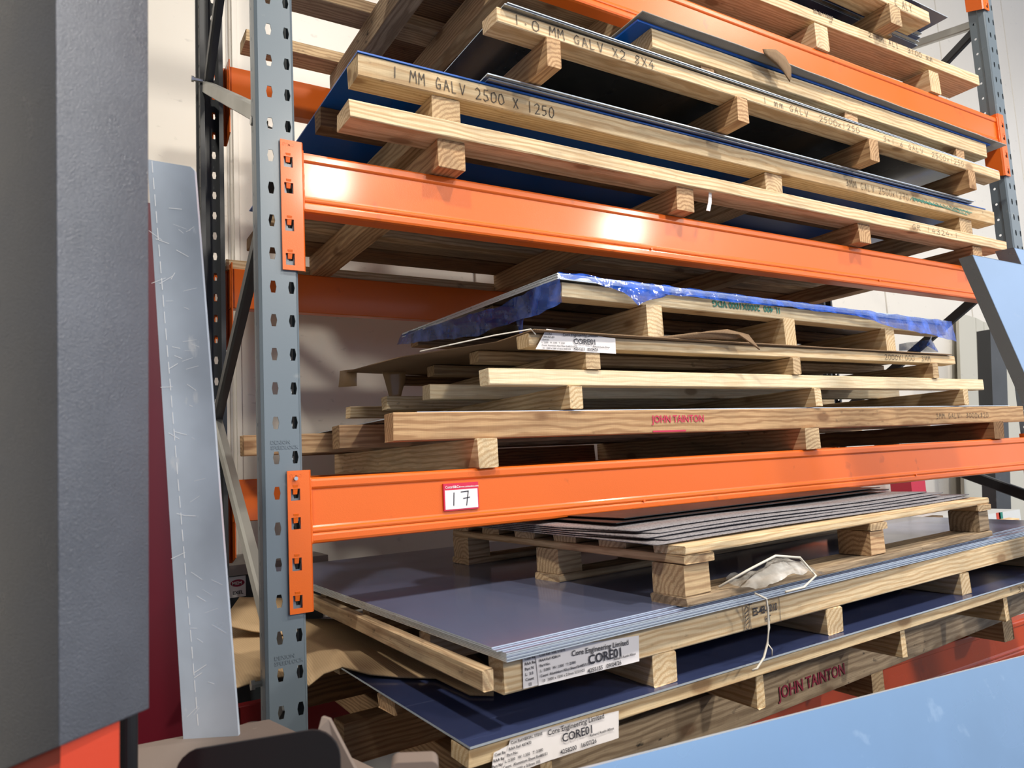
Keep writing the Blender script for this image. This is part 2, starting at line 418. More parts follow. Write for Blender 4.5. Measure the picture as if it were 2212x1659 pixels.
# ================================================================== SETTING
FL = -2.65
def struct(o): o['kind'] = 'structure'; return o
mb = MB(); mb.box(-4.5, 13, -13, 1.79, FL-.1, FL); struct(mb.build('floor', paint('concrete', (.14, .135, .13), .6, 40, .1)))
mb = MB(); mb.box(-4.5, 13, 1.795, 1.9, FL, 4.3); wb = struct(mb.build('wall_back', WALLR))
js = [-4.5, -2.3, -1.03, .244, 1.491, 2.72, 3.95, 5.25, 6.55, 7.85, 9.1, 10.4, 13]
for a, b in zip(js[:-1], js[1:]):
    mb = MB(); x0, x1, e = a+.006, b-.006, .004
    mb.loft([[(x0, 1.795, FL+.01), (x0, 1.795-.012+e, FL+.01), (x0+e, 1.783-e*.5, FL+.01), (x1-e, 1.783-e*.5, FL+.01), (x1, 1.783+e, FL+.01), (x1, 1.795, FL+.01)],
             [(x0, 1.795, 4.28), (x0, 1.795-.012+e, 4.28), (x0+e, 1.783-e*.5, 4.28), (x1-e, 1.783-e*.5, 4.28), (x1, 1.783+e, 4.28), (x1, 1.795, 4.28)]])
    mb.build('wall_panel', WALLM, wb)
mb = MB(); mb.box(.262, .282, 1.765, 1.781, FL, 4.28); struct(mb.build('trim_1', WALLM))
mb = MB(); mb.box(-4.6, -4.5, -8, 1.9, FL, 4.3); struct(mb.build('wall_left', paint('side_wall', (.16, .155, .15), .6, 20, .1)))
mb = MB(); mb.box(-4.6, -1.6, -8.1, -8, FL, 4.3); struct(mb.build('front_fill_blocker', paint('fill_blocker_grey', (.25, .24, .23), .6, 20, .1)))  # unseen partial wall, added to cut the flat frontal fill light
mb = MB(); mb.box(-4.6, 13, -13, 1.9, 4.3, 4.4); struct(mb.build('ceiling', paint('roof_grey', (.16, .16, .17), .7, 20, .1)))
# ================================================================== RACK
PITCH = .075
def perf(mb, f, u0, u1, hu, ks, hw, hh, hexy=True):
    for k in ks:
        zc = k*PITCH; z0, z1 = zc-PITCH/2, zc+PITCH/2
        R8 = [(u0, z1), (hu, z1), (u1, z1), (u1, zc), (u1, z0), (hu, z0), (u0, z0), (u0, zc)]
        q = .62 if hexy else .707
        qq = 1. if hexy else .707
        H8 = [(hu-q*hw, zc+qq*hh), (hu, zc+hh), (hu+q*hw, zc+qq*hh), (hu+hw, zc), (hu+q*hw, zc-qq*hh), (hu, zc-hh), (hu-q*hw, zc-qq*hh), (hu-hw, zc)]
        i = len(mb.v); mb.v += [f(*p) for p in R8]+[f(*p) for p in H8]
        for j in range(8):
            n = (j+1) % 8; mb.f.append((i+j, i+n, i+8+n, i+8+j))
def post(parent, x, y, ys, xl, xr, sc, mat, k0=-35, k1=28, holes=False):
    """slotted C-section post; front web at y, flanges run towards ys"""
    mb = MB(); ks = range(k0, k1); e = .006; mid = (sc[0]+sc[1])/2
    W_ = lambda u, z: (u, 0, z)
    perf(mb, W_, xl+e, mid, sc[0], ks, .0072, .0135); perf(mb, W_, mid, xr-e, sc[1], ks, .0072, .0135)
    z0, z1 = (k0-.5)*PITCH, (k1-.5)*PITCH
    for sx, xe in ((1, xl), (-1, xr)):
        mb.quad((xe+sx*e, 0, z0), (xe+sx*e, 0, z1), (xe+sx*.001, ys*.005, z1), (xe+sx*.001, ys*.005, z0))
        mb.quad((xe+sx*.001, ys*.005, z0), (xe+sx*.001, ys*.005, z1), (xe, ys*.028, z1), (xe, ys*.028, z0))
        mb.quad((xe, ys*.028, z0), (xe, ys*.028, z1), (xe+sx*.006, ys*.034, z1), (xe+sx*.006, ys*.034, z0))
        perf(mb, lambda u, z: (xe+sx*.006, ys*u, z), .034, .072, .053, ks, .006, .006, False)
        mb.quad((xe+sx*.006, ys*.072, z0), (xe+sx*.006, ys*.072, z1), (xe+sx*.02, ys*.072, z1), (xe+sx*.02, ys*.072, z0))
    o = mb.build('post', mat, parent, rel(parent, (x, y, 0)))
    md = o.modifiers.new('solid', 'SOLIDIFY'); md.thickness = .0022; md.offset = 0
    return o
def bar(parent, p0, p1, w, t, mat, name='brace', nx=Vector((1, 0, 0))):
    p0 = Vector(p0)-parent.location; p1 = Vector(p1)-parent.location
    d = (p1-p0).normalized(); s = d.cross(nx).normalized()*w/2; n = nx*t
    prof = [(-1, 0), (-.8, -.35), (.8, -.35), (1, 0), (1, 1), (.86, 1), (.86, .0), (-.86, .0), (-.86, 1), (-1, 1)]
    mb = MB(); mb.loft([[p+s*a+n*b for a, b in prof] for p in (p0, p1)])
    return mb.build(name, mat, parent)
fr = thing('upright_frame', 'grey slotted rack upright frame in front at the left, with diagonal braces', 'rack frame', (0, 0, FL))
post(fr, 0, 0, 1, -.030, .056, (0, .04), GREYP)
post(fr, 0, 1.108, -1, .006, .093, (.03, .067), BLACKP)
bar(fr, (.026, 1.05, .375), (.0, .05, -.19), .042, .02, GALV)
bar(fr, (.02, .06, -.30), (.045, 1.05, -.835), .036, .02, BLACKP)
bar(fr, (.045, 1.05, -.80), (.0, .05, -1.40), .042, .02, GALV)
bar(fr, (.02, .05, -1.50), (.045, 1.05, -2.1), .036, .02, BLACKP)
bar(fr, (.03, 1.05, .36), (.01, .3, .80), .042, .02, BLACKP)
for p in ((.0, 1.03, .385), (-.012, .055, -.20), (-.03, .06, -1.45)):
    mb = MB(); mb.cyl((-.012, 0, 0), (.02, 0, 0), .007, 6); mb.cyl((-.018, 0, 0), (-.010, 0, 0), .011, 6); mb.build('bolt', BOLT, fr, rel(fr, p))
for z in (-1.393, -.945):
    printed(fr, 'DEXION\nSPEEDLOCK', 0, 0, .011, GREYP, name='embossed_lettering', loc=rel(fr, (-.012, -.0024, z)), bold=.0002)
for x0, x1 in ((-.04, .075),):
    mb = MB(); mb.box(x0, x1, -.03, .1, 0, .008); mb.build('foot_plate', GREYP, fr); mb = MB(); mb.box(x0, x1, 1.01, 1.14, 0, .008); mb.build('foot_plate', BLACKP, fr)
fr2 = thing('upright_frame', 'dark grey slotted rack upright frame at the far right end of the beams', 'rack frame', (3.39, 0, FL))
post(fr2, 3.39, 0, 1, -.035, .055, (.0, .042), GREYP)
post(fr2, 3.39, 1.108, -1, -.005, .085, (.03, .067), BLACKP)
bar(fr2, (3.375, .055, .985), (3.385, 1.05, 1.17), .04, .02, GALV)
bar(fr2, (3.375, .06, .955), (3.385, 1.05, .42), .038, .02, BLACKP)
bar(fr2, (3.375, .06, -.25), (3.385, 1.05, -.87), .042, .02, BLACKP)
bar(fr2, (3.375, .06, -1.3), (3.385, 1.05, -.9), .05, .02, BLACKP)
for y in (0, 1.03):
    mb = MB(); mb.box(-.05, .08, y-.02, y+.1, 0, .008); mb.build('foot_plate', GREYP, fr2)
BPROF = [(.008, 0), (.0015, -.003), (0, -.008), (0, -.020), (.0015, -.023), (.0045, -.026), (.0045, -.104), (.0035, -.108), (.0005, -.111), (0, -.115), (.0008, -.118), (.0028, -.120),
         (.0008, -.1225), (0, -.125), (0, -.136), (.002, -.141), (.008, -.1435), (.048, -.1435), (.05, -.141), (.05, -.003), (.048, 0)]
def rack_beam(z, y, ys, x0, x1, mat, label, conn=(1, 1), symo=False, zt=0.):
    t = thing('rack_beam', label, 'rack beam', (x0, y, z))
    mb = MB(); pr = BPROF
    mb.loft([[(q, ys*a, b+zt*q/(x1-x0)) for a, b in pr] for q in (0, (x1-x0)*.25, (x1-x0)*.5, (x1-x0)*.75, x1-x0)])
    mb.build('box_section', mat, t)
    for side in (0, 1):
        if not conn[side]: continue
        bx = 0 if side == 0 else x1-x0; s = 1 if side == 0 else -1
        zo = zt if side else 0
        c = MB(); xo, xi = bx-s*.048, bx; xm = bx-s*.031
        f = lambda u, zz: (u, -ys*.0065, zz+zo)
        zs = [.017, -.022, -.047, -.083, -.108, -.168, -.195, -.246, -.273, -.284]
        for k in range(len(zs)-1):
            a, b = zs[k], zs[k+1]
            if k % 2 == 0:
                c.quad(f(xo, a), f(xi, a), f(xi, b), f(xo, b))
            else:
                c.quad(f(xo, a), f(xm-s*.010, a), f(xm-s*.010, b), f(xo, b)); c.quad(f(xm+s*.010, a), f(xi, a), f(xi, b), f(xm+s*.010, b))
        c.quad((xi, -ys*.0065, .017+zo), (xi+s*.003, 0, .017+zo), (xi+s*.003, 0, -.284+zo), (xi, -ys*.0065, -.284+zo))
        c.quad((xi+s*.003, 0, .017+zo), (xi+s*.003, ys*.07, .017+zo), (xi+s*.003, ys*.07, -.26+zo), (xi+s*.003, 0, -.284+zo))
        o = c.build('end_connector', mat, t); md = o.modifiers.new('solid', 'SOLIDIFY'); md.thickness = .0034; md.offset = 0
        for a in (-.030, -.091, -.176, -.254):
            h = MB(); h.loft([[(xm-.0055, -ys*.0095, a+.016+zo), (xm+.0055, -ys*.0095, a+.016+zo), (xm+.0055, -ys*.003, a+.016+zo), (xm-.0055, -ys*.003, a+.016+zo)],
                              [(xm-.0042, -ys*.005, a-.004+zo), (xm+.0042, -ys*.005, a-.004+zo), (xm+.0042, -ys*.001, a-.004+zo), (xm-.0042, -ys*.001, a-.004+zo)]])
            h.build('hook', mat, t)
        w_ = MB(); pts = [(bx+s*.003+random.uniform(-.0008, .0008), -ys*.002, .0-k*.143/24+zo) for k in range(25)]
        w_.tube(pts, .0032, 6); w_.build('weld_bead', mat, t, smooth=True)
        if side == 0 and symo:
            printed(t, 'SYMO', 0, 0, .0105, mat, name='embossed_lettering', loc=(-.044, -.0086, .003), bold=.0003)
    return t
T0, T1, T2, T3 = -1.771, -1.021, -.277, .478
X0, X1 = .068, 3.345
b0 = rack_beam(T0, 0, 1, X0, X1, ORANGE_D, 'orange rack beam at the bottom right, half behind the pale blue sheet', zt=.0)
b1 = rack_beam(T1, 0, 1, X0, X1, ORANGE, 'orange front rack beam carrying the sticker with the number 17', symo=True)
b2 = rack_beam(T2, 0, 1, X0, X1, ORANGE, 'orange front rack beam crossing the middle, with a bright lamp glare on it', symo=True)
b3 = rack_beam(T3, 0, 1, X0, X1, ORANGE, 'orange front rack beam running down from the top centre to the right upright', symo=True)
b4 = rack_beam(T3+.825, 0, 1, X0, X1, ORANGE, 'orange rack beam whose end shows at the top right corner')
for z, n in ((T0, 'lowest orange rear rack beam, coloured dark red for shade under the lowest pallets'), (T1, 'orange rear rack beam seen behind the brace, level with the number 17 beam'),
             (T2, 'orange rear rack beam in half shade above the blue wrapped stack'), (T3, 'orange rear rack beam behind the upright, at the top left')):
    rack_beam(z, 1.108, -1, .108, 3.38, ORANGE if z > T0 else ORANGE_SHADED, n)
for bb, pts in ((b2, (1.05, 2.2)), (b1, (.95, 2.3))):
    for x in pts:
        mb = MB(); mb.cyl((x, -.003, -.118), (x, .004, -.118), .004, 8); mb.build('rivet', ORANGE, bb)
mb = MB(); mb.cyl((-.031, -.016, .0), (-.031, -.004, .0), .0042, 10); mb.build('locking_pin', BOLT, b1, (0, 0, 0))
mb = MB(); mb.box(-.002, .002, 0, .02, -.004, .0)
# sticker 17
x0 = .392-X0
st = MB(); st.box(x0, x0+.095, -.0012, .0046, -.098, -.033); s_ = st.build('sticker', STRED, b1)
st = MB(); st.box(x0+.003, x0+.092, -.0018, 0, -.095, -.049); st.build('writing_field', WHITE, s_)
mb = MB(); strokes(mb, [[(x0+.027, -.056), (x0+.025, -.086)], [(x0+.046, -.055), (x0+.066, -.054), (x0+.060, -.088)], [(x0+.052, -.071), (x0+.069, -.069)]], .0022, -.0026); mb.build('number', BLKINK, s_)
printed(s_, 'Cottrill&Co.', x0+.004, -.0445, .0085, WHITE, -.002, 'printed_text'); printed(s_, 'www.cottandco.com', x0+.043, -.0445, .0062, WHITE, -.002, 'printed_text')
# ================================================================== PALLETS: bay 3 (on the middle beam)
def pallet(label, loc, group=None, cat='pallet', name='timber_pallet'): return thing(name, label, cat, loc, group)
p = P3a = pallet('low timber pallet resting directly on the middle orange beam, sawn ends dark with age', (.17, 0, T2))
r = runner(p, .165, -.065, 3.15, -.060, -.203, -.160, .095, 'p')
scrawl(r, 'GR 14324-1', 2.26, 2.60, .010, .022, INKF, .0014)
runner(p, .17, .40, 3.15, .40, -.203, -.160, .09, 't'); runner(p, .17, .742, 3.15, .742, -.203, -.16, .06, 't')
runner(p, .17, .80, 3.15, .80, -.203, -.165, .085, 'g'); runner(p, .17, .905, 3.15, .905, -.203, -.16, .17, 'd')
for a, b in ((.395, .470), (1.195, 1.266), (2.098, 2.170), (2.89, 2.962)): bearer(p, a, b, -.045, 1.075, T2, -.2035, 'o')
p = pallet('loose pale batten lying along the rear beam behind the middle pallets', (.1, 1.09, T2), cat='timber batten', name='timber_batten')
runner(p, .1, 1.082, 3.1, 1.082, T2, -.238, .022, 'p', 'batten')
p = P3b = pallet('timber pallet marked 1 MM GALV 2500 X 1250, under the bright blue filmed sheet', (.2, 0, -.152))
r = runner(p, .2, -.030, 3.13, -.035, -.0775, -.021, .075, 'p')
scrawl(r, '1 MM GALV 2500 X 1250', .088, .572, .014, .030, INK, .0022, slope=-.0003)
scrawl(r, '3MM GALV 2500x1270 /', 1.87, 2.32, .014, .026, INKF, .0016)
mb = MB(); strokes(mb, [[(2.28+k*.017, .018+.014*((k*7) % 3)/2), (2.28+(k+1)*.017, .018+.014*(((k+1)*7+1) % 3)/2)] for k in range(26)]+[[(2.3, .03), (2.7, .012)], [(2.3, .024), (2.52, .02)], [(2.6, .03), (2.74, .026)]], .0028, -.0018); mb.build('scribble', TEAL, r)['kind'] = 'stuff'
runner(p, .2, .262, 3.13, .26, -.0775, -.021, .06, 'd'); runner(p, .22, .6, 3.1, .6, -.0775, -.021, .06, 't'); runner(p, .22, .93, 3.1, .93, -.0775, -.021, .06, 't')
for a, b in ((.396, .475), (1.637, 1.722), (2.857, 2.955)): bearer(p, a, b, -.022, 1.0, -.1595, -.078, 't')
SB = sheet('metal_sheet', 'sheet with bright blue protective film, lying on the 1 MM GALV 2500 X 1250 pallet', SHEET_BLUE, [(.2, -.033), (3.06, -.036), (3.06, 1.15), (.2, 1.17)], -.0165, .004)
for k in range(2):
    sheet('metal_sheet', 'bare grey metal sheet over the blue filmed sheet, %s' % ('lower of the two' if k == 0 else 'upper of the two'), SHEET_STEEL,
          [(.55-k*.01, -.050-.012*k), (2.93, -.046-.01*k), (2.95, 1.1), (.57, 1.1)], -.0105+k*.0045, .0035, emat=SHEET_E)
p = P3c = pallet('timber pallet marked 1.0 MM GALV X2 8X4 by hand, carrying dark bare sheets', (.52, -.15, .0))
r = runner(p, .52, -.155, 3.03, -.122, .078, .117, .07, 'p')
scrawl(r, '1.0 MM GALV X2 8X4', .052, .53, .006, .026, INK, .0022, slope=-.0002)
scrawl(r, '1 mm GALV  2500x1250', .99, 1.51, .008, .020, INK, .0016); scrawl(r, '3=1.6 GALV  2500x1250', 1.65, 2.22, .008, .019, INKF, .0014)
runner(p, .54, .35, 3.0, .36, .078, .117, .07, 't'); runner(p, .54, .8, 3.0, .8, .078, .117, .07, 't')
for a, b, y in ((.665, .709, -.155), (1.378, 1.428, -.148), (2.073, 2.130, -.135), (2.755, 2.808, -.128)): bearer(p, a, b, y, 1.0, -.001, .0775, 'o')
for k in range(2):
    sheet('metal_sheet', 'dark galvanised sheet on the 1.0 MM GALV pallet, %s' % ('underneath' if k == 0 else 'on top, its edge bright'), SHEET_STEEL, [(.535+.006*k, -.17-.004*k), (3.04, -.115), (3.05, 1.03), (.555, 1.05)], .1205+.003*k, .0025, emat=SHEET_E)
p = P3d = pallet('short heavy timber pallet close under the upper beam, mould-stained below, under blue film and card', (1.08, -.1, .124))
r = runner(p, 1.08, -.110, 2.98, -.105, .180, .240, .10, 'p', zend=-.004)
runner(p, 1.1, .38, 2.95, .38, .18, .238, .09, 'g'); runner(p, 1.1, .8, 2.95, .8, .18, .238, .09, 't')
for a, b in ((1.285, 1.343), (2.003, 2.078), (2.737, 2.80)): bearer(p, a, b, -.10, .92, .124, .1795, 'o')
sheet('metal_sheet', 'blue filmed sheet under grey card on the short pallet just below the upper beam', SHEET_BLUE, [(1.023, -.116), (3.03, -.10), (3.03, .9), (1.03, .9)], .2475, .006)
cg = surf('card_cover', [[(1.02, -.142, .256), (1.5, -.146, .254), (2.1, -.13, .2535), (2.7, -.125, .2535), (3.13, -.12, .2535)], [(1.028, .2, .262), (1.5, .2, .258), (2.1, .2, .2545), (2.7, .2, .2545), (3.13, .2, .2545)], [(1.03, .88, .258), (1.5, .88, .258), (2.1, .88, .256), (2.7, .88, .256), (3.13, .88, .256)]], CARDG, .004, jit=.0015, sub=5)
tag(cg, 'grey corrugated card laid over the blue sheet below the upper beam', 'cardboard')
tg = surf('torn_card', [[(1.515, -.155, .262), (1.575, -.157, .275), (1.62, -.157, .262), (1.645, -.157, .23)], [(1.52, -.155, .248), (1.57, -.157, .232), (1.605, -.157, .212), (1.64, -.157, .195)], [(1.545, -.15, .243), (1.585, -.152, .222), (1.61, -.154, .205), (1.632, -.157, .178)]], KRAFT2, .003, sub=3)
tag(tg, 'torn brown card flap curling up in front of the upper orange beam', 'cardboard')
# ------------------------------------------------------------------ bay 4 (on the upper beam)
p = P4a = pallet('timber pallet marked 2 MM ALI 3100 MM on the upper beam at the top right', (.17, 0, T3))
r = runner(p, .17, .02, 3.20, -.012, .577, .624, .14, 'p', zend=.022)
scrawl(r, '2 MM ALI  3100 mm', 2.2, 2.66, .022, .022, INK, .0018)
printed(r, 'ES-46-110008', 1.86, .034, .019, INKF, -.0022, 'stamp', 1.1); printed(r, 'HT', 1.95, .016, .015, INKF, -.0022, 'stamp')
runner(p, .17, .28, 3.18, .27, .577, .623, .15, 't'); runner(p, .17, .677, 3.18, .675, .577, .623, .11, 't'); runner(p, .17, 1.03, 3.18, 1.03, .577, .623, .107, 't')
for a, b, m in ((.515, .587, 'g'), (1.26, 1.33, 't'), (2.015, 2.093, 'p'), (2.785, 2.862, 'p')): bearer(p, a, b, -.008, 1.14, T3, .5765, m)
p = pallet('single dark-bottomed bearer plank lying across the upper beams beside the pallet', (.77, .28, T3), cat='timber batten', name='timber_batten')
bearer(p, .775, .83, -.005, 1.14, T3, .575, 't', 'batten')
sheet('ply_board', 'dark brown board lying on the top shelf pallet, seen from below', WDARK, [(.62, .20), (1.5, .2), (1.5, 1.1), (.62, 1.1)], .640, .015, cat='board')
p = P4b = pallet('topmost timber pallet with the pencilled letters E ALY at its right end', (1.2, -.07, .624))
r = runner(p, 1.2, -.083, 2.706, -.075, .7255, .778, .10, 'p')
scrawl(r, 'E ALY', 1.255, 1.385, .010, .034, INKF, .0022)
runner(p, 1.2, .42, 2.70, .42, .7255, .778, .1, 't')
for a, b, z in ((2.400, 2.475, .6415), (1.60, 1.67, .636)): bearer(p, a, b, -.083, .83, z, .725, 't')
bearer(p, 2.545, 2.60, .03, .83, .695, .725, 't', 'batten')
for k in range(4):
    sheet('metal_sheet', 'dark metal sheet in the fanned stack on the topmost pallet, %s from below' % ('first', 'second', 'third', 'fourth')[k], SHEET_STEEL if k % 2 else SHEET_LOW,
          [(1.2, .108-.016*k), (2.926-.018*k, .100-.018*k), (2.94-.018*k, .9), (1.22, .9)], .7825+.0045*k, .0035, emat=SHEET_E)
sheet('metal_sheet', 'blue-grey metal sheet topping the highest stack, its right corner sticking out past the timber', SHEET_LOW, [(1.2, -.078), (2.864, -.072), (2.88, .9), (1.2, .9)], .802, .003, emat=SHEET_E)
# ================================================================== bay 2 (on the 17 beam)
p = P2a = pallet('heavy timber pallet with faded red lettering, lowest in the stack above the number 17 beam', (.27, 0, T1))
r = runner(p, .27, 0, 3.25, .0, -.9475, -.880, .06, 'o', zend=-.004)
scrawl(r, '3MM GALV  3000x820', 2.28, 2.68, .022, .020, INK, .0016)
mb_ = printed(r, 'JOHN TAINTON', .80, .030, .030, REDINK, -.0022, 'stencil', .95)
mb = MB(); mb.box(.80, .93, -.0018, -.0012, .002, .007); mb.build('paint_streak', REDINK, r)
runner(p, .27, .40, 3.22, .40, -.9475, -.882, .06, 'o'); runner(p, .085, .752, 3.2, .752, -.9475, -.884, .06, 'o'); runner(p, .3, 1.02, 3.2, 1.02, -.9475, -.884, .06, 'd')
for a, b, m in ((.485, .542, 'p'), (1.732, 1.808, 't'), (2.955, 3.035, 'd')): bearer(p, a, b, -.012, 1.12, T1, -.948, m)
p2 = pallet('dark batten added on the rear beam to darken the gap under the heavy lettered pallet', (.56, 1.05, T1), cat='timber batten', name='timber_batten')
runner(p2, .56, 1.125, 1.72, 1.125, T1, -.95, .04, 'd', 'batten')  # added piece, only there to darken the gap below the runner
mb = MB(); mb.loft([[(0, 0, 0), (.012, 0, 0), (.012, .002, 0), (0, .002, 0)], [(-.012, -.006, -.035), (.002, -.006, -.035), (.002, -.004, -.035), (-.012, -.004, -.035)], [(-.022, -.004, -.062), (-.006, -.004, -.062), (-.006, -.002, -.062), (-.022, -.002, -.062)]])
tag(mb.build('cable_tie', WHITE, None, (1.335, -.045, -.203)), 'white plastic tie end hanging below the middle pallet, above the middle beam', 'cable tie')
sheet('metal_sheet', 'thin dark galvanised sheet between the two lowest pallets above the number 17 beam', SHEET_STEEL, [(.345, .03), (3.2, .03), (3.2, 1.05), (.345, 1.0)], -.8765, .003, emat=SHEET_E)
p = P2b = pallet('clean pale new timber pallet with small red knots, second in the stack', (.535, 0, -.876))
runner(p, .535, 0, 2.94, .0, -.812, -.768, .05, 'n'); runner(p, .535, .36, 2.92, .36, -.812, -.768, .05, 'n'); runner(p, .535, .70, 2.92, .70, -.812, -.768, .05, 'p'); runner(p, .535, 1.07, 2.92, 1.07, -.812, -.768, .05, 'p')
for a, b in ((.776, .820), (1.808, 1.845), (2.752, 2.79)): bearer(p, a, b, -.008, 1.12, -.876, -.8125, 'p')
p = P2c = pallet('timber pallet with the white CORE01 paper label over its left end', (.66, 0, -.766))
r = runner(p, .66, 0, 2.737, .0, -.708, -.674, .06, 'p')
scrawl(r, '2000X1000  3MM', 1.59, 1.90, .007, .019, INK, .0015)
lb = paper(r, [(.012, -.010), (.283, -.014), (.284, .030), (.05, .046)], -.0125, bulge=.0012)
printed(lb, 'Core Engineering Limited', .10, .0285, .0115, BLKINK, -.0162, rotz=.02)
printed(lb, 'CORE01', .135, .0085, .0215, BLKINK, -.0162, bold=.0002)
printed(lb, '4251233   09/04/26', .135, -.0085, .0105, BLKINK, -.0162)
printed(lb, 'Richard Austin Alloys', .20, .001, .0068, BLKINK, -.0162)
for k, s in enumerate(('Cust Ref:', 'RAA Ref: 428', 'Part No:', 'L:  2.000   W: 1.000   T: 3.000', 'Count  Aluminium Alloy Sheet En485/515/573', ' 10    2000 x 1000 x 3.0mm 5251H22')):
    printed(lb, s, .030+.004*(k < 3)*(3-k), .030-k*.0078, .0062, BLKINK, -.0162)
runner(p, .665, .285, 2.7, .285, -.708, -.674, .06, 't'); runner(p, .665, .594, 2.7, .594, -.708, -.674, .06, 't'); runner(p, .665, .86, 2.7, .86, -.708, -.674, .06, 'd')
for a, b in ((.84, .888), (1.71, 1.748), (2.553, 2.59)): bearer(p, a, b, -.008, 1.0, -.767, -.7085, 't')
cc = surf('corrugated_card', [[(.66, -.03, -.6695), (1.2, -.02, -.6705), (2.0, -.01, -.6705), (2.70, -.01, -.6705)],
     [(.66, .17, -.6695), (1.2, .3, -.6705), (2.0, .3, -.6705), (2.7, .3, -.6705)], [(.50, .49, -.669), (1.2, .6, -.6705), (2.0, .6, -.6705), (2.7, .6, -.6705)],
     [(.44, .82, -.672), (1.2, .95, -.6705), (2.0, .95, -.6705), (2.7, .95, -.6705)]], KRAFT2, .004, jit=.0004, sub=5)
tag(cc, 'brown corrugated card under the blue wrapped stack, drooping out at the left', 'cardboard')
tp = surf('packing_tape', [[(.43, .86, -.664), (.47, .80, -.664)], [(.425, .852, -.69), (.465, .79, -.69)], [(.42, .85, -.722), (.462, .785, -.725)]], TAPE, .001, parent=None); tag(tp, 'square of brown packing tape hanging from the card corner at the left', 'tape')
tp = surf('packing_tape', [[(.56, .80, -.668), (.64, .78, -.668)], [(.575, .80, -.72), (.64, .785, -.71)], [(.59, .80, -.775), (.625, .79, -.765)]], TAPE, .001, jit=.004, sub=3); tag(tp, 'crumpled brown tape strip hanging behind the new pallet at the left', 'tape')
fl = surf('card_flap', [[(1.05, -.005, -.671), (1.2, -.02, -.668), (1.32, -.03, -.667), (1.40, -.04, -.667)], [(1.12, -.01, -.667), (1.24, -.035, -.652), (1.36, -.05, -.640), (1.45, -.052, -.652)],
     [(1.20, -.012, -.666), (1.30, -.040, -.650), (1.40, -.06, -.655), (1.485, -.062, -.700)]], KRAFT2, .004, sub=3); tag(fl, 'curled brown card flap bent down over the timber left of centre', 'cardboard')
mb = MB(); mb.tube([(.40, .12, -.712), (.45, .05, -.705), (.56, .0, -.683), (.655, -.022, -.667), (.67, -.02, -.68)], .0017, 6); tag(mb.build('strap', STRING), 'thin white string pulled tight to the left end of the labelled pallet', 'string')
p = P2d = pallet('upside-down green stencilled pallet carrying the stack wrapped in torn blue plastic', (.78, 0, -.66))
r = runner(p, .78, 0.002, 2.86, .09, -.566, -.5225, .06, 'n')
s_ = printed(r, '1L 400  2000X1000 VDG', 0, 0, .030, TEAL, name='stencil', rot=(PI/2, PI, 0), loc=(.955, -.0025, .038)); s_.scale = (1.12, 1, 1)
runner(p, .75, .33, 2.8, .40, -.566, -.5225, .06, 'd'); runner(p, .72, .84, 2.8, .9, -.566, -.5225, .06, 'o')
for a, b, y in ((1.08, 1.14, 0), (1.73, 1.788, .03), (2.36, 2.42, .055)): bearer(p, a, b, y, .93, -.6645, -.5665, 'p')
for k in range(5):
    sheet('metal_sheet', 'grey sheet in the stack under blue plastic', SHEET_STEEL, [(.757+.002*(k % 2), -.012), (2.86, .08), (2.83, .98), (.70+.003*(k % 3), .94)], -.518+.0034*k, .0031, group='grey sheets under torn blue plastic', emat=SHEET_E)
def fringe(name, top, bot, mat, label, cat, jit=.006, sub=8):
    o = surf(name, [top, [tuple((Vector(a)*.55+Vector(b)*.45)) for a, b in zip(top, bot)], bot], mat, 0, jit=jit, sub=sub, freq=15.)
    return tag(o, label, cat)
fringe('plastic_film', [(.75, -.022, -.504), (.85, -.018, -.504), (1.0, -.012, -.505), (1.17, -.006, -.505), (1.35, 0, -.506), (1.6, .012, -.507), (1.85, .024, -.507), (2.15, .038, -.507), (2.45, .052, -.508), (2.72, .064, -.508), (2.88, .07, -.508)],
       [(.757, -.028, -.523), (.85, -.026, -.520), (.98, -.022, -.545), (1.03, -.02, -.578), (1.14, -.014, -.535), (1.42, -.006, -.536), (1.75, .008, -.532), (2.1, .022, -.534), (2.4, .036, -.566), (2.70, .05, -.582), (2.88, .06, -.600)], FILMB,
       'torn bright blue plastic film along the front edge of the wrapped stack', 'plastic film')
fringe('plastic_film', [(.752, -.02, -.522), (.745, .08, -.524), (.735, .25, -.536), (.725, .45, -.532), (.715, .65, -.522), (.70, .95, -.505)],
       [(.755, -.025, -.588), (.745, .08, -.602), (.735, .22, -.603), (.73, .42, -.604), (.72, .62, -.585), (.69, .97, -.545)], FILMB, 'crumpled dark blue plastic film hanging along the left side of the wrapped stack', 'plastic film', .007)
fringe('plastic_film', [(.745, .15, -.595), (.743, .19, -.597)], [(.745, .165, -.652), (.744, .172, -.655)], FILMB, 'narrow torn blue plastic shred hanging above the white string', 'plastic film', .003, 4)
fringe('plastic_film', [(2.70, .06, -.58), (2.80, .12, -.58), (2.86, .3, -.57)], [(2.72, .1, -.612), (2.84, .12, -.634), (2.86, .3, -.60)], FILMB, 'pale blue plastic tail hanging at the right end of the wrapped stack', 'plastic film', .004, 4)
sheet('plastic_wrap', 'dark blue plastic wrap under the wrapped stack between its bearers', SHEET_NAVY, [(.76, .02), (2.82, .1), (2.8, .93), (.74, .9)], -.5195, .0008, cat='plastic film')
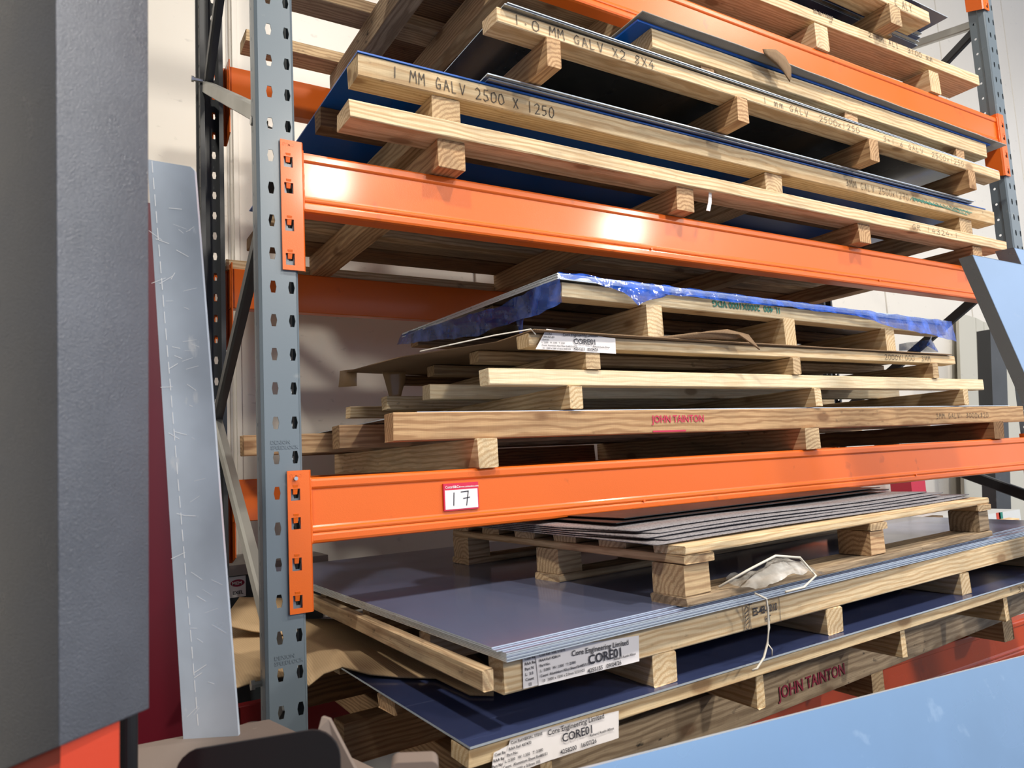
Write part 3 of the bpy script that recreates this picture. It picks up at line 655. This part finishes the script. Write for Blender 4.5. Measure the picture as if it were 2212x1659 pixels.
# ================================================================== bay 1 (lowest)
p = PT = pallet('timber pallet stencilled JOHN TAINTON in red, lowest of the pallets at the bottom', (.2, -.2, T0))
r = runner(p, .2, -.366, 2.85, -.142, -1.678, -1.578, .06, 'g')
printed(r, 'JOHN TAINTON', .975, .032, .043, MAROON, -.0026, 'stencil', .98, bold=.0006)
runner(p, .155, .07, 2.8, .26, -1.668, -1.576, .06, 'o'); runner(p, .18, .55, 2.8, .7, -1.668, -1.576, .06, 'd'); runner(p, .18, .95, 2.8, 1.06, -1.668, -1.576, .06, 'd')
for a, b, y, m in ((.39, .45, -.40, 'o'), (1.67, 1.725, -.21, 't'), (2.6, 2.67, -.13, 't')): bearer(p, a, b, y, 1.13, T0, -1.679, m)
p = PL = pallet('thin timber pallet under the dark blue sheet, with a CORE01 label dated 16/07/26', (.18, -.45, -1.57))
r = runner(p, .18, -.492, 2.95, -.372, -1.503, -1.4735, .06, 'p')
scrawl(r, '3MM', 1.98, 2.08, .006, .016, INKF, .0013)
lb = paper(r, [(.050, -.030), (.165, -.026), (.163, .028), (.078, .027)], -.004, bulge=.0012)
lb2 = paper(r, [(.150, -.027), (.318, -.028), (.322, .020), (.163, .027)], -.003, bulge=.0012)
lb3 = paper(r, [(.030, -.052), (.075, -.050), (.080, .020), (.045, .014)], -.003, bulge=.0012)
printed(lb2, 'Core Engineering Limited', .155, .016, .0125, BLKINK, -.0062)
printed(lb2, 'CORE01', .185, -.003, .020, BLKINK, -.0062, bold=.0002)
printed(lb2, '4258200   16/07/26', .180, -.022, .0105, BLKINK, -.0062)
printed(lb2, 'Richard Austin Alloys', .248, -.009, .0066, BLKINK, -.0062)
for k, s in enumerate(('Cust Ref:VERSAL STEVE', 'RAA Ref: 437470', 'Part No:', 'L: 2.500   W: 1.250   T: 3.000', 'Count  Aluminium Sheet En485/51', ' 1   2500 x 1250 x 3.0mm 105')):
    printed(lb, s, .078-k*.0045, .020-k*.0088, .0066, BLKINK, -.0062)
for k, s in enumerate(('Cust Re', 'RAA Re', 'Part No', 'L: 3.0', 'Count')):
    printed(lb3, s, .046-k*.003, .008-k*.0088, .0066, BLKINK, -.0045)
runner(p, .18, -.175, 2.9, -.055, -1.503, -1.4735, .085, 'o'); runner(p, .19, .2, 2.9, .3, -1.503, -1.4735, .085, 't'); runner(p, .19, .6, 2.9, .7, -1.503, -1.4735, .085, 't')
for a, b, y in ((.33, .355, -.47), (.91, .935, -.45), (1.493, 1.518, -.425), (2.082, 2.106, -.398), (2.66, 2.69, -.37)): bearer(p, a, b, y, .78, -1.5755, -1.5035, 'p')
sheet('metal_sheet', 'large sheet with scratched dark blue film, lying on the lowest thin pallet', SHEET_LOW, [(.178, -.501), (2.9, -.385), (2.9, .85), (.163, .75)], -1.4665, .004, emat=SHEET_E)
p = PE = pallet('pale timber pallet stamped ES-48-0010, with a CORE01 label dated 09/04/26', (.25, -.45, -1.466))
r = runner(p, .255, -.486, 3.0, -.345, -1.4045, -1.3445, .045, 'p', zend=.002)
printed(r, 'ES-48-0010', .660, .028, .0235, BLKINK, -.0024, 'stamp', .8); printed(r, 'HT', .700, .008, .019, BLKINK, -.0024, 'stamp', .8)
mb = MB(); strokes(mb, [[(.628, .0), (.628, .052)], [(.650, .0), (.650, .055)], [(.755, .0), (.755, .055)], [(.648, .054), (.66, .054)], [(.633, .006), (.640, .002), (.646, .012), (.646, .048), (.640, .052), (.634, .044), (.633, .006)],
    [(.634, .012), (.645, .018)], [(.634, .020), (.645, .026)], [(.634, .028), (.645, .034)], [(.634, .036), (.645, .042)]], .0014, -.0022); mb.build('stamp', BLKINK, r)
lb = paper(r, [(.038, .003), (.075, .003), (.075, .059), (.040, .058)], -.0025, bulge=.0008)
for k, s in enumerate(('Cust Re', 'RAA Re', 'Part N', 'L:  3.0', 'Count', '   12')): printed(lb, s, .043, .050-k*.0088, .007, BLKINK, -.004)
lb = paper(r, [(.070, .002), (.311, -.002), (.314, .046), (.066, .061)], -.004, bulge=.0012)
printed(lb, 'Core Engineering Limited', .145, .0385, .0135, BLKINK, -.0068, rotz=-.03)
printed(lb, 'CORE01', .183, .0165, .0235, BLKINK, -.0068, bold=.0002)
printed(lb, '4255155   09/04/26', .180, -.0005+.0025, .0105, BLKINK, -.0068)
printed(lb, 'Richard Austin Alloys', .245, .0125, .0064, BLKINK, -.0068)
for k, s in enumerate(('Cust Ref: V08, STEVE', 'RAA Ref: 428614', 'Part No:', 'L:  3.000   W: 1.500   T: 2.000', 'Count  Aluminium Alloy Sheet En485/515/573', '  10   3000 x 1500 x 2.0mm 5251H22')):
    printed(lb, s, .073, .051-k*.0088, .0066, BLKINK, -.0068)
runner(p, .245, -.215, 2.95, -.07, -1.4045, -1.3465, .045, 'p'); runner(p, .24, .115, 2.95, .24, -1.4045, -1.3465, .045, 't'); runner(p, .24, .46, 2.95, .6, -1.4045, -1.3465, .045, 'p'); runner(p, .24, .88, 2.9, .95, -1.4045, -1.3465, .045, 't')
for a, b, m in ((.606, .668, 'p'), (1.190, 1.248, 'p'), (1.852, 1.904, 'p'), (2.47, 2.53, 'p')): bearer(p, a, b, -.484+.0514*(a-.255), .98, -1.466, -1.405, m)
bearer(p, .207, .229, -.50, .90, -1.388, -1.352, 't', 'side_batten')
nm = ('lowest', 'second', 'third', 'fourth', 'fifth', 'sixth', 'seventh')
for k in range(8):
    top = k == 7; z = -1.3415+.0026*k; off = (0, .002, -.001, .0015, 0, .001, .016, .032)[k]
    sheet('metal_sheet', 'filmed aluminium sheet on the ES-48 pallet, its %s' % ('topmost, with broad glossy face in view' if top else nm[k]+' from the bottom of the stack'), SHEET_ES,
          [(.243-(.01 if k > 5 else 0), -.522+off), (2.62, -.352+off*1.3), (2.6, .985), (.205, .985-.004*(k % 3))], z+.0023, .0021, emat=SHEET_E)
# small block pallet on the ES sheets
ZP = -1.3208
p = PB = pallet('block pallet with nine square wooden blocks standing on the glossy sheets', (.69, -.47, ZP))
yw = .075
def X_(x): return yw*(x-.69)
for x in (.69,):
    pass
for y0 in (-.487, -.035, .455):
    runner(p, .69, y0, 2.10, y0+X_(2.10), ZP, ZP+.0185, .10, 'g' if y0 < -.4 else 't', 'bottom_board')
    for i, xb in enumerate((.692, 1.40, 2.03)):
        w = .078 if i == 0 else .068
        q = beam_mesh(w, .09, .064, 2).build('block', (WTAN, WORG, WGREY)[(i+int(y0*7)) % 3], p, rel(p, (xb, y0+.004+X_(xb), ZP+.019)), (0, 0, math.atan(yw)))
for xb, w in ((.69, .085), (1.395, .075), (2.02, .075)):
    bearer(p, xb, xb+w, -.489+X_(xb), .56+X_(xb), ZP+.0835, ZP+.102, 't', 'stringer_board')
for k, y0 in enumerate((-.489, -.30, -.11, .08, .27, .46)):
    runner(p, .695, y0, 2.10, y0+X_(2.1), ZP+.1025, ZP+.1205, .09, 'p' if k == 0 else 't', 'deck_board')
# woven grey sheets on the block pallet
zb_ = ZP+.1215
for k in range(5):
    ox, oy, oz = ((0, .004, 0), (.05, .03, .004), (.02, .055, .008), (.07, .075, .012), (.04, .11, .016))[k]
    rows = []
    for j in range(5):
        yy = -.446+oy+j*.25
        rows.append([(.655+ox*(j == 0)+x, yy+X_(.6+x)*.95, zb_+.0012+.0048*k+.004*(.5+.5*math.sin(x*4.2+j*.5))+(.0016 if k > 1 else 0)*math.sin(x*6)) for x in (0, .15, .3, .45, .6, .75, .9, 1.05, 1.2, 1.4-.1*(k > 1))])
    o = surf('woven_sheet', rows, MESHM, .0022, sub=4)
    tag(o, 'grey textured sheet on the block pallet, %s' % (('lowest, overhanging the left corner', 'second up, lifting in a low wave', 'third up in the slipped stack', 'fourth up, dark edged', 'topmost, in the shade of the beam')[k],), 'textured sheet')
for k in range(2):
    mbx = MB(); z = zb_+.034+.006*k
    o = sheet('metal_sheet', 'black thin sheet on the grey textured sheets, %s' % ('under', 'on top')[k], BLKPL, [(.72+.05*k, -.24+.03*k), (1.95, -.15+.03*k), (1.95, .42), (.72, .42)], z, .002)
# plastic and string on the stack
rows = []
for j in range(6):
    v = j/5
    rows.append([(.845+.26*u+.02*v, -.545+.03*u+.15*v, ZP+.022+.045*math.sin(PI*u)*math.sin(PI*min(1, v*1.3+.1))*(1-.3*v)) for u in [i/8 for i in range(9)]])
o = surf('plastic_bundle', rows, FILMC, 0, jit=.011, sub=4, freq=22.); tag(o, 'bundle of crumpled clear plastic wrap on the edge of the glossy sheets', 'plastic film')
mb = MB()
mb.tube([(.80, -.47, ZP+.024), (.86, -.50, ZP+.055), (.95, -.50, ZP+.075), (1.03, -.50, ZP+.062), (1.06, -.515, ZP+.02), (.99, -.535, ZP+.006), (.93, -.535, ZP+.004)], .0028, 6)
mb.tube([(.868, -.505, ZP+.006), (.885, -.520, ZP-.006), (.896, -.512, -1.352), (.897, -.510, -1.39), (.886, -.512, -1.42), (.868, -.515, -1.445), (.845, -.515, -1.463), (.835, -.51, -1.466)], .0024, 6)
mb.tube([(.886, -.512, -1.42), (.893, -.517, -1.433), (.890, -.518, -1.445)], .0012, 5)
tag(mb.build('string', STRING, smooth=True), 'frayed pale string hanging down over the ES-48 timber', 'string')
# kraft card draped out to the left
cb = surf('corrugated_card', [
    [(-.13, .10, -1.470), (-.09, .10, -1.462), (-.03, .095, -1.452), (.05, .088, -1.452), (.066, .03, -1.466), (.109, .061, -1.455), (.154, .069, -1.451), (.190, -.011, -1.4565), (.234, -.064, -1.4595), (.295, -.124, -1.4605), (.300, -.270, -1.4620), (.335, -.303, -1.4625)],
    [(-.12, .20, -1.45), (-.07, .20, -1.44), (-.02, .20, -1.435), (.05, .18, -1.435), (.085, .16, -1.435), (.13, .16, -1.432), (.17, .15, -1.435), (.21, .10, -1.445), (.25, .05, -1.453), (.31, .0, -1.4585), (.36, -.10, -1.4615), (.42, -.16, -1.4625)],
    [(-.10, .42, -1.47), (-.05, .42, -1.452), (.0, .42, -1.445), (.05, .41, -1.444), (.10, .40, -1.442), (.14, .39, -1.44), (.18, .37, -1.44), (.23, .33, -1.443), (.28, .30, -1.448), (.34, .25, -1.456), (.40, .2, -1.4615), (.48, .15, -1.4625)],
    [(.0, .75, -1.46), (.03, .74, -1.455), (.06, .73, -1.452), (.09, .72, -1.45), (.13, .70, -1.448), (.17, .69, -1.446), (.21, .67, -1.445), (.25, .64, -1.446), (.30, .6, -1.448), (.36, .55, -1.456), (.42, .5, -1.4615), (.5, .45, -1.4625)]], KRAFT, .0045, sub=3)
tag(cb, 'wide kraft corrugated card hanging out at the left between the two lowest sheet stacks', 'cardboard')
cb = surf('corrugated_card', [[(-.02, .56, -1.405), (.05, .50, -1.425), (.12, .44, -1.435)], [(.03, .70, -1.395), (.10, .67, -1.405), (.17, .62, -1.42)], [(.09, .88, -1.39), (.17, .86, -1.40), (.25, .83, -1.41)]], KRAFT, .0045, sub=3)
tag(cb, 'folded corner of kraft card standing up behind the left upright', 'cardboard')
# far edge of card under the ES pallet, ragged
def card_gap(x0, x1, label):
    L = x1-x0; n = 9; xs = [x0+L*k/(n-1) for k in range(n)]; rr = random.Random(int(x0*100))
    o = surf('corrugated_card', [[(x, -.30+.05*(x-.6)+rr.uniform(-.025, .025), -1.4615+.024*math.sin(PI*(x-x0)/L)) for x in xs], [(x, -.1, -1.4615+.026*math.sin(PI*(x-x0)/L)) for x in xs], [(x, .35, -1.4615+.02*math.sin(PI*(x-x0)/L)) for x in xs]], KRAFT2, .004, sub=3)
    tag(o, label, 'cardboard')
card_gap(.69, 1.175, 'ragged dark card bulging between the first two bearers of the ES-48 pallet')
card_gap(1.27, 1.835, 'ragged dark card bulging under the ES-48 pallet, right of its hanging string')
# ================================================================== FOREGROUND
# dark folded channel at the left
A = Vector((-.392, -.865)); Lf = Vector((-.4386, -.762)); Rr = Vector((-.318, -.803))
def prism(name, pts, z0, z1, mat, parent=None, bev=0.):
    mb = MB(); o0 = Vector((*pts[0], z0))
    mb.loft([[(x-o0.x, y-o0.y, z-z0) for x, y in pts] for z in (z0, z1)])
    o = mb.build(name, mat, parent, tuple(o0))
    if bev:
        md = o.modifiers.new('b', 'BEVEL'); md.width = bev; md.segments = 4; md.limit_method = 'ANGLE'; md.angle_limit = .5
        for pl in o.data.polygons: pl.use_smooth = True
    return o
dl = (Lf-A).normalized(); dr = (Rr-A).normalized(); far = A+dl*.16
nl = Vector((-dl.y, dl.x)); nl = nl if nl.y > 0 else -nl; nr = Vector((-dr.y, dr.x)); nr = nr if nr.y > 0 else -nr
o0 = Vector((A.x, A.y, -1.228)); ng = Vector((-dl.y, dl.x))*(-1 if Vector((-dl.y, dl.x)).x < 0 else 1)
nl = ng; mb = MB(); rings = []
for z, k in ((-1.228, 0.), (.3, .022)):
    q = Vector((-.95, -.25))*k; zf = z-.058*(z < 0)
    rings.append([(far.x+q.x-o0.x, far.y+q.y-o0.y, zf-o0.z)]+[(v.x-o0.x, v.y-o0.y, z-o0.z) for v in (A+q, Rr, Rr+nr*.003, A+q+nl*.002+nr*.004)]+[(far.x+q.x+nl.x*.003-o0.x, far.y+q.y+nl.y*.003-o0.y, zf-o0.z)])
mb.loft(rings); ch = mb.build('folded_channel', CHAN1, None, tuple(o0), smooth=True)
md = ch.modifiers.new('b', 'BEVEL'); md.width = .0035; md.segments = 4; md.limit_method = 'ANGLE'; md.angle_limit = .5
tag(ch, 'tall dark folded steel channel close to the camera at the left edge', 'steel channel')
P262 = A+dr*.067
rb = prism('red_stand', [far+nl*.006, A+dr*.008+nr*.008, P262+nr*.006, P262+nr*.09, far+nl*.12], FL, -1.2285, REDP)
tag(rb, 'bright red stand under the dark channel in the bottom left corner', 'stand')
mb = MB(); mb.cyl((0, 0, 0), (0, 0, 1.38), .0100, 20); mb.cyl((0, 0, 0), (0, 0, .01), .03, 20)
C0 = Vector((-.324, -.625)); tag(mb.build('steel_tube', BLKPL, None, (C0.x, C0.y, FL), smooth=False), 'dark upright tube beside the red stand at the bottom left', 'tube')
# scuffed aluminium strip
TR = Vector((-.206, -.328, -.487)); BR = Vector((-.133, -.254, -1.446)); TL = Vector((-.274, -.29, -.470)); BL = Vector((-.213, -.207, -1.446))
nn = (BR-TR).cross(TL-TR).normalized(); nn = nn if nn.y > 0 else -nn
mb = MB(); mid = []
for pnt in ((BL, BR, TR, TL),):
    c = .006; dx = (TL-TR).normalized(); dz = (BR-TR).normalized()
    front = [BL, BR, TR+dz*c, TR+dx*c, TL]
    mb.loft([[q-BL for q in front], [q-BL+nn*.008 for q in front]])
st = mb.build('aluminium_strip', ALU, None, tuple(BL)); tag(st, 'scuffed bare aluminium strip leaning upright left of the rack', 'metal strip')
mb = MB()
for k in range(34):
    a = TR.lerp(BR, (k+.05)/34); b = TR.lerp(BR, (k+.75)/34); s1 = (TL-TR)*(.90-.05*k/34)
    a = a+s1-nn*.0006; b = b+s1-nn*.0006; w = (TL-TR).normalized()*.0006
    mb.quad(a-w-BL, a+w-BL, b+w-BL, b-w-BL)
random.seed(3)
for k in range(46):
    u, v = random.uniform(.08, .92), random.uniform(.05, .97); a = TR.lerp(BR, v)+(TL-TR)*u-nn*.0006
    d = ((TL-TR).normalized()*random.uniform(.3, 1)+(BR-TR).normalized()*random.uniform(-.5, .7)).normalized()*random.uniform(.006, .028); w = nn.cross(d).normalized()*random.uniform(.0002, .0005)
    mb.quad(a-w-BL, a+w-BL, a+d+w-BL, a+d-w-BL)
mb.build('scratches', flat('scratch_white', (.95, .97, 1), .3), st)['kind'] = 'stuff'
# dark red column behind the strip
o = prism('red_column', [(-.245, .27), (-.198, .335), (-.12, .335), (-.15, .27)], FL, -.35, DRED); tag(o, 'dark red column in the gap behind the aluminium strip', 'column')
# dusty black trolley at the bottom
t = thing('steel_trolley', 'dusty black steel bin trolley at the bottom, left of centre', 'trolley', (-.2, -.35, FL))
def prt(name, mbx, mat, bev=0.): 
    o = mbx.build(name, mat, t, rel(t, (0, 0, 0)))
    if bev:
        md = o.modifiers.new('b', 'BEVEL'); md.width = bev; md.segments = 3
    return o
mb = MB(); mb.loft([[(-.30, -.18, z), (-.29, -.46, z), (-.03, -.62, z), (.02, -.60, z), (-.07, -.20, z)] for z in (-1.462, -1.446)]); prt('top_plate', mb, DUST, .002)
mb = MB(); mb.loft([[(-.29, -.20, z), (-.28, -.44, z), (-.04, -.60, z), (.0, -.58, z), (-.08, -.22, z)] for z in (FL+.02, -1.463)]); prt('body', mb, BLKPL)
def rounded(p0, p1, z0, zt0, zt1, r, th, mat, name, nvec):
    p0 = Vector(p0); p1 = Vector(p1); mbx = MB(); out = [Vector((p0.x, p0.y, z0))]
    L = (p1-p0).length; d = (p1-p0)/L
    for k in range(7):
        a = PI-k*PI/12; out.append(Vector((*(p0+d*(r+r*math.cos(a))), zt0-r+r*math.sin(a))))
    for k in range(7):
        a = PI/2-k*PI/12; out.append(Vector((*(p0+d*(L-r+r*math.cos(a))), zt1-r+r*math.sin(a))))
    out.append(Vector((p1.x, p1.y, z0))); nv = Vector(nvec)*th
    mbx.loft([out, [q+nv for q in out]]); return prt(name, mbx, mat)
rounded((-.285, -.705), (-.132, -.800), -1.62, -1.302, -1.289, .030, .004, BLKPL, 'side_plate', (.5, .8, 0))
mb = MB(); q = [Vector((-.126, -.70, -1.318)), Vector((-.120, -.695, -1.306)), Vector((-.113, -.70, -1.309)), Vector((-.075, -.73, -1.40)), Vector((-.07, -.74, -1.62)), Vector((-.13, -.72, -1.62))]
mb.loft([q, [a+Vector((.004, .003, .0)) for a in q]]); prt('divider_plate', mb, DUST)
rounded((-.085, -.828), (-.040, -.853), -1.62, -1.328, -1.329, .008, .03, DUST, 'front_lip', (.4, .9, 0))
mb = MB(); mb.cyl((-.07, -.05, -1.52), (-.07, -.05, -1.495), .019, 20); mb.cyl((-.07, -.05, FL), (-.07, -.05, -1.52), .015, 12)
tag(mb.build('chrome_stud', BOLT, None), 'small chrome capped post beside the foot of the aluminium strip', 'post')
# leaning tray at the right
A3 = Vector((1.917, -.51, -.47)); d2 = Vector((.133, -.076, -.038)).normalized(); d1 = Vector((.136, -.038, -.357)).normalized()
nn3 = d1.cross(d2).normalized(); nn3 = nn3 if nn3.y > 0 else -nn3
def leaning(A3, w, L, name, label, mat, matf, fl=.06, fdir=None):
    t3 = thing(name, label, 'metal sheet', tuple(A3+d1*L))
    B_ = A3+d2*w; C_ = B_+d1*L; D_ = A3+d1*L
    mb = MB(); mb.loft([[q-t3.location for q in (A3, B_, C_, D_)], [q-t3.location+nn3*.002 for q in (A3, B_, C_, D_)]]); mb.build('face', mat, t3)
    f = fdir or (nn3*.06-d2*.02)
    mb = MB(); mb.loft([[q-t3.location for q in (A3, D_, D_+f, A3+f)], [q-t3.location+d2*.002 for q in (A3, D_, D_+f, A3+f)]]); mb.build('folded_edge', matf, t3)
    mb = MB(); mb.loft([[q-t3.location for q in (A3, B_, B_+f*.5, A3+f*.5)], [q-t3.location+d1*.002 for q in (A3, B_, B_+f*.5, A3+f*.5)]]); mb.build('top_fold', matf, t3)
    return t3
leaning(A3, .62, 2.27, 'folded_tray', 'bright folded metal tray leaning against the beams at the right edge', SHEET_SKYLIT, SHEET_STEEL, fdir=Vector((-.014, .033, -.005)))
leaning(Vector((2.243, -.481, -.405)), .5, 2.3, 'folded_tray', 'second folded metal tray, only its top corner showing at the right edge', SHEET_SKYLIT, SHEET_STEEL, fdir=Vector((-.015, .05, 0)))
# pale blue sheets leaning in front, bottom right
def bs(y, z0, z1, x0, x1, label, mat, lean=.10, H=1.05, t_=.004):
    mb = MB(); f = [(x0, y, z0), (x1, y, z1), (x1, y-lean, z1-H), (x0, y-lean, z0-H)]
    o0 = Vector(f[3]); mb.loft([[Vector(q)-o0 for q in f], [Vector(q)-o0+Vector((0, t_, 0)) for q in f]])
    ob = mb.build('metal_sheet', mat, None, tuple(o0)); ob.data.materials.append(SHEET_E)
    for pl in ob.data.polygons:
        if abs(pl.normal.y) < .5: pl.material_index = 1
    return tag(ob, label, 'metal sheet')
bs(-.8, -1.400, -1.506, -.02, 2.05, 'broad sheet tinted pale blue for reflected sky, standing across the bottom right corner', SHEET_SKY, .42, 1.2)
bs(-.793, -1.4035, -1.5095, .0, 2.04, 'brown-edged sheet standing just behind the pale blue one, only its edge showing', WDARK, .42, 1.2, .005)
# ================================================================== BACKGROUND
t = thing('switch_box', 'dark grey switch cabinet with a small oval maker\'s badge, behind the left upright', 'cabinet', (-.12, 1.30, FL))
mb = MB(); mb.box(0, .6, 0, .35, .55, 1.28); mb.build('body', paint('cab', (.045, .055, .062), .4), t)
mb = MB(); mb.box(-.02, .62, -.02, .37, 1.28, 1.318); mb.build('top_ledge', paint('ledge', (.30, .28, .26), .7), t)
for x in (0, .56):
    mb = MB(); mb.box(x, x+.04, 0, .35, 0, .55); mb.build('leg', BLACKP, t)
bd = MB(); bd.box(.255, .313, -.004, 0, 1.20, 1.275); bd = bd.build('badge', WHITE, t)
mb = MB(); n = 20; mb.v = [(.284+.025*math.cos(k*2*PI/n), -.005, 1.251+.013*math.sin(k*2*PI/n)) for k in range(n)]; mb.f = [tuple(range(n))]; mb.build('oval', MAROON, bd)
printed(bd, 'MEM', .264, 1.245, .017, WHITE, -.0065); printed(bd, 'EXEL', .266, 1.211, .017, BLKINK, -.0055)
mb = MB(); mb.box(.40, .46, -.03, 0, 1.235, 1.265); mb.build('yellow_handle', flat('yellow', (.75, .65, .02), .5), t)
# leaning beige boards, cartons, dark post at the far right
t = thing('wall_boards', 'two tall beige boards leaning on the wall at the right, behind the wrapped stack', 'board', (5.60, 1.69, FL))
for k, (a, b) in enumerate(((0, .27), (.275, .40), (.405, 1.05))):
    mb = MB(); mb.loft([[(a, -.06, 0), (b, -.06, 0), (b, -.03, 0), (a, -.03, 0)], [(a+.60, .03, 2.717-.03*k), (b+.60, .03, 2.717-.03*(k+1)), (b+.60, .055, 2.717-.03*(k+1)), (a+.60, .055, 2.717-.03*k)]]); mb.build('board', wall_mat('beige%d' % k, (.52, .50, .42)), t)
t = thing('steel_profiles', 'dark steel profile bar leaning at the far right behind the rack end', 'steel bar', (5.5, 1.25, FL))
mb = MB(); mb.loft([[(.0, .10, 0), (.20, .10, 0), (.20, .2, 0), (.0, .2, 0)], [(.20, .0, 2.46), (.43, .0, 2.44), (.43, .1, 2.44), (.20, .1, 2.46)]]); mb.build('bar', BLACKP, t)
t = thing('carton', 'long white carton with red and green tape seen under the grey textured sheets', 'carton', (4.15, 1.0, FL))
mb = MB(); mb.box(0, 1.12, 0, .4, 0, 1.13); mb.build('body', flat('carton_white', (.68, .70, .70), .5), t)
for x, m in ((.80, REDP), (.83, TEAL)):
    mb = MB(); mb.box(x, x+.05, -.003, 0, .3, 1.131); mb.build('tape_stripe', m, t)
t = thing('fire_point', 'red and black equipment standing on the floor beyond the white carton', 'equipment', (4.85, 1.5, FL))
mb = MB(); mb.box(0, .18, 0, .16, 0, 1.42); mb.build('panel', flat('redp', (.5, .01, .04), .4), t); mb = MB(); mb.box(.2, .42, -.02, .16, 0, 1.22); mb.build('case', BLKPL, t); mb = MB(); mb.box(.43, .48, 0, .16, 0, 1.2); mb.build('side_panel', flat('redq', (.5, .01, .04), .4), t)
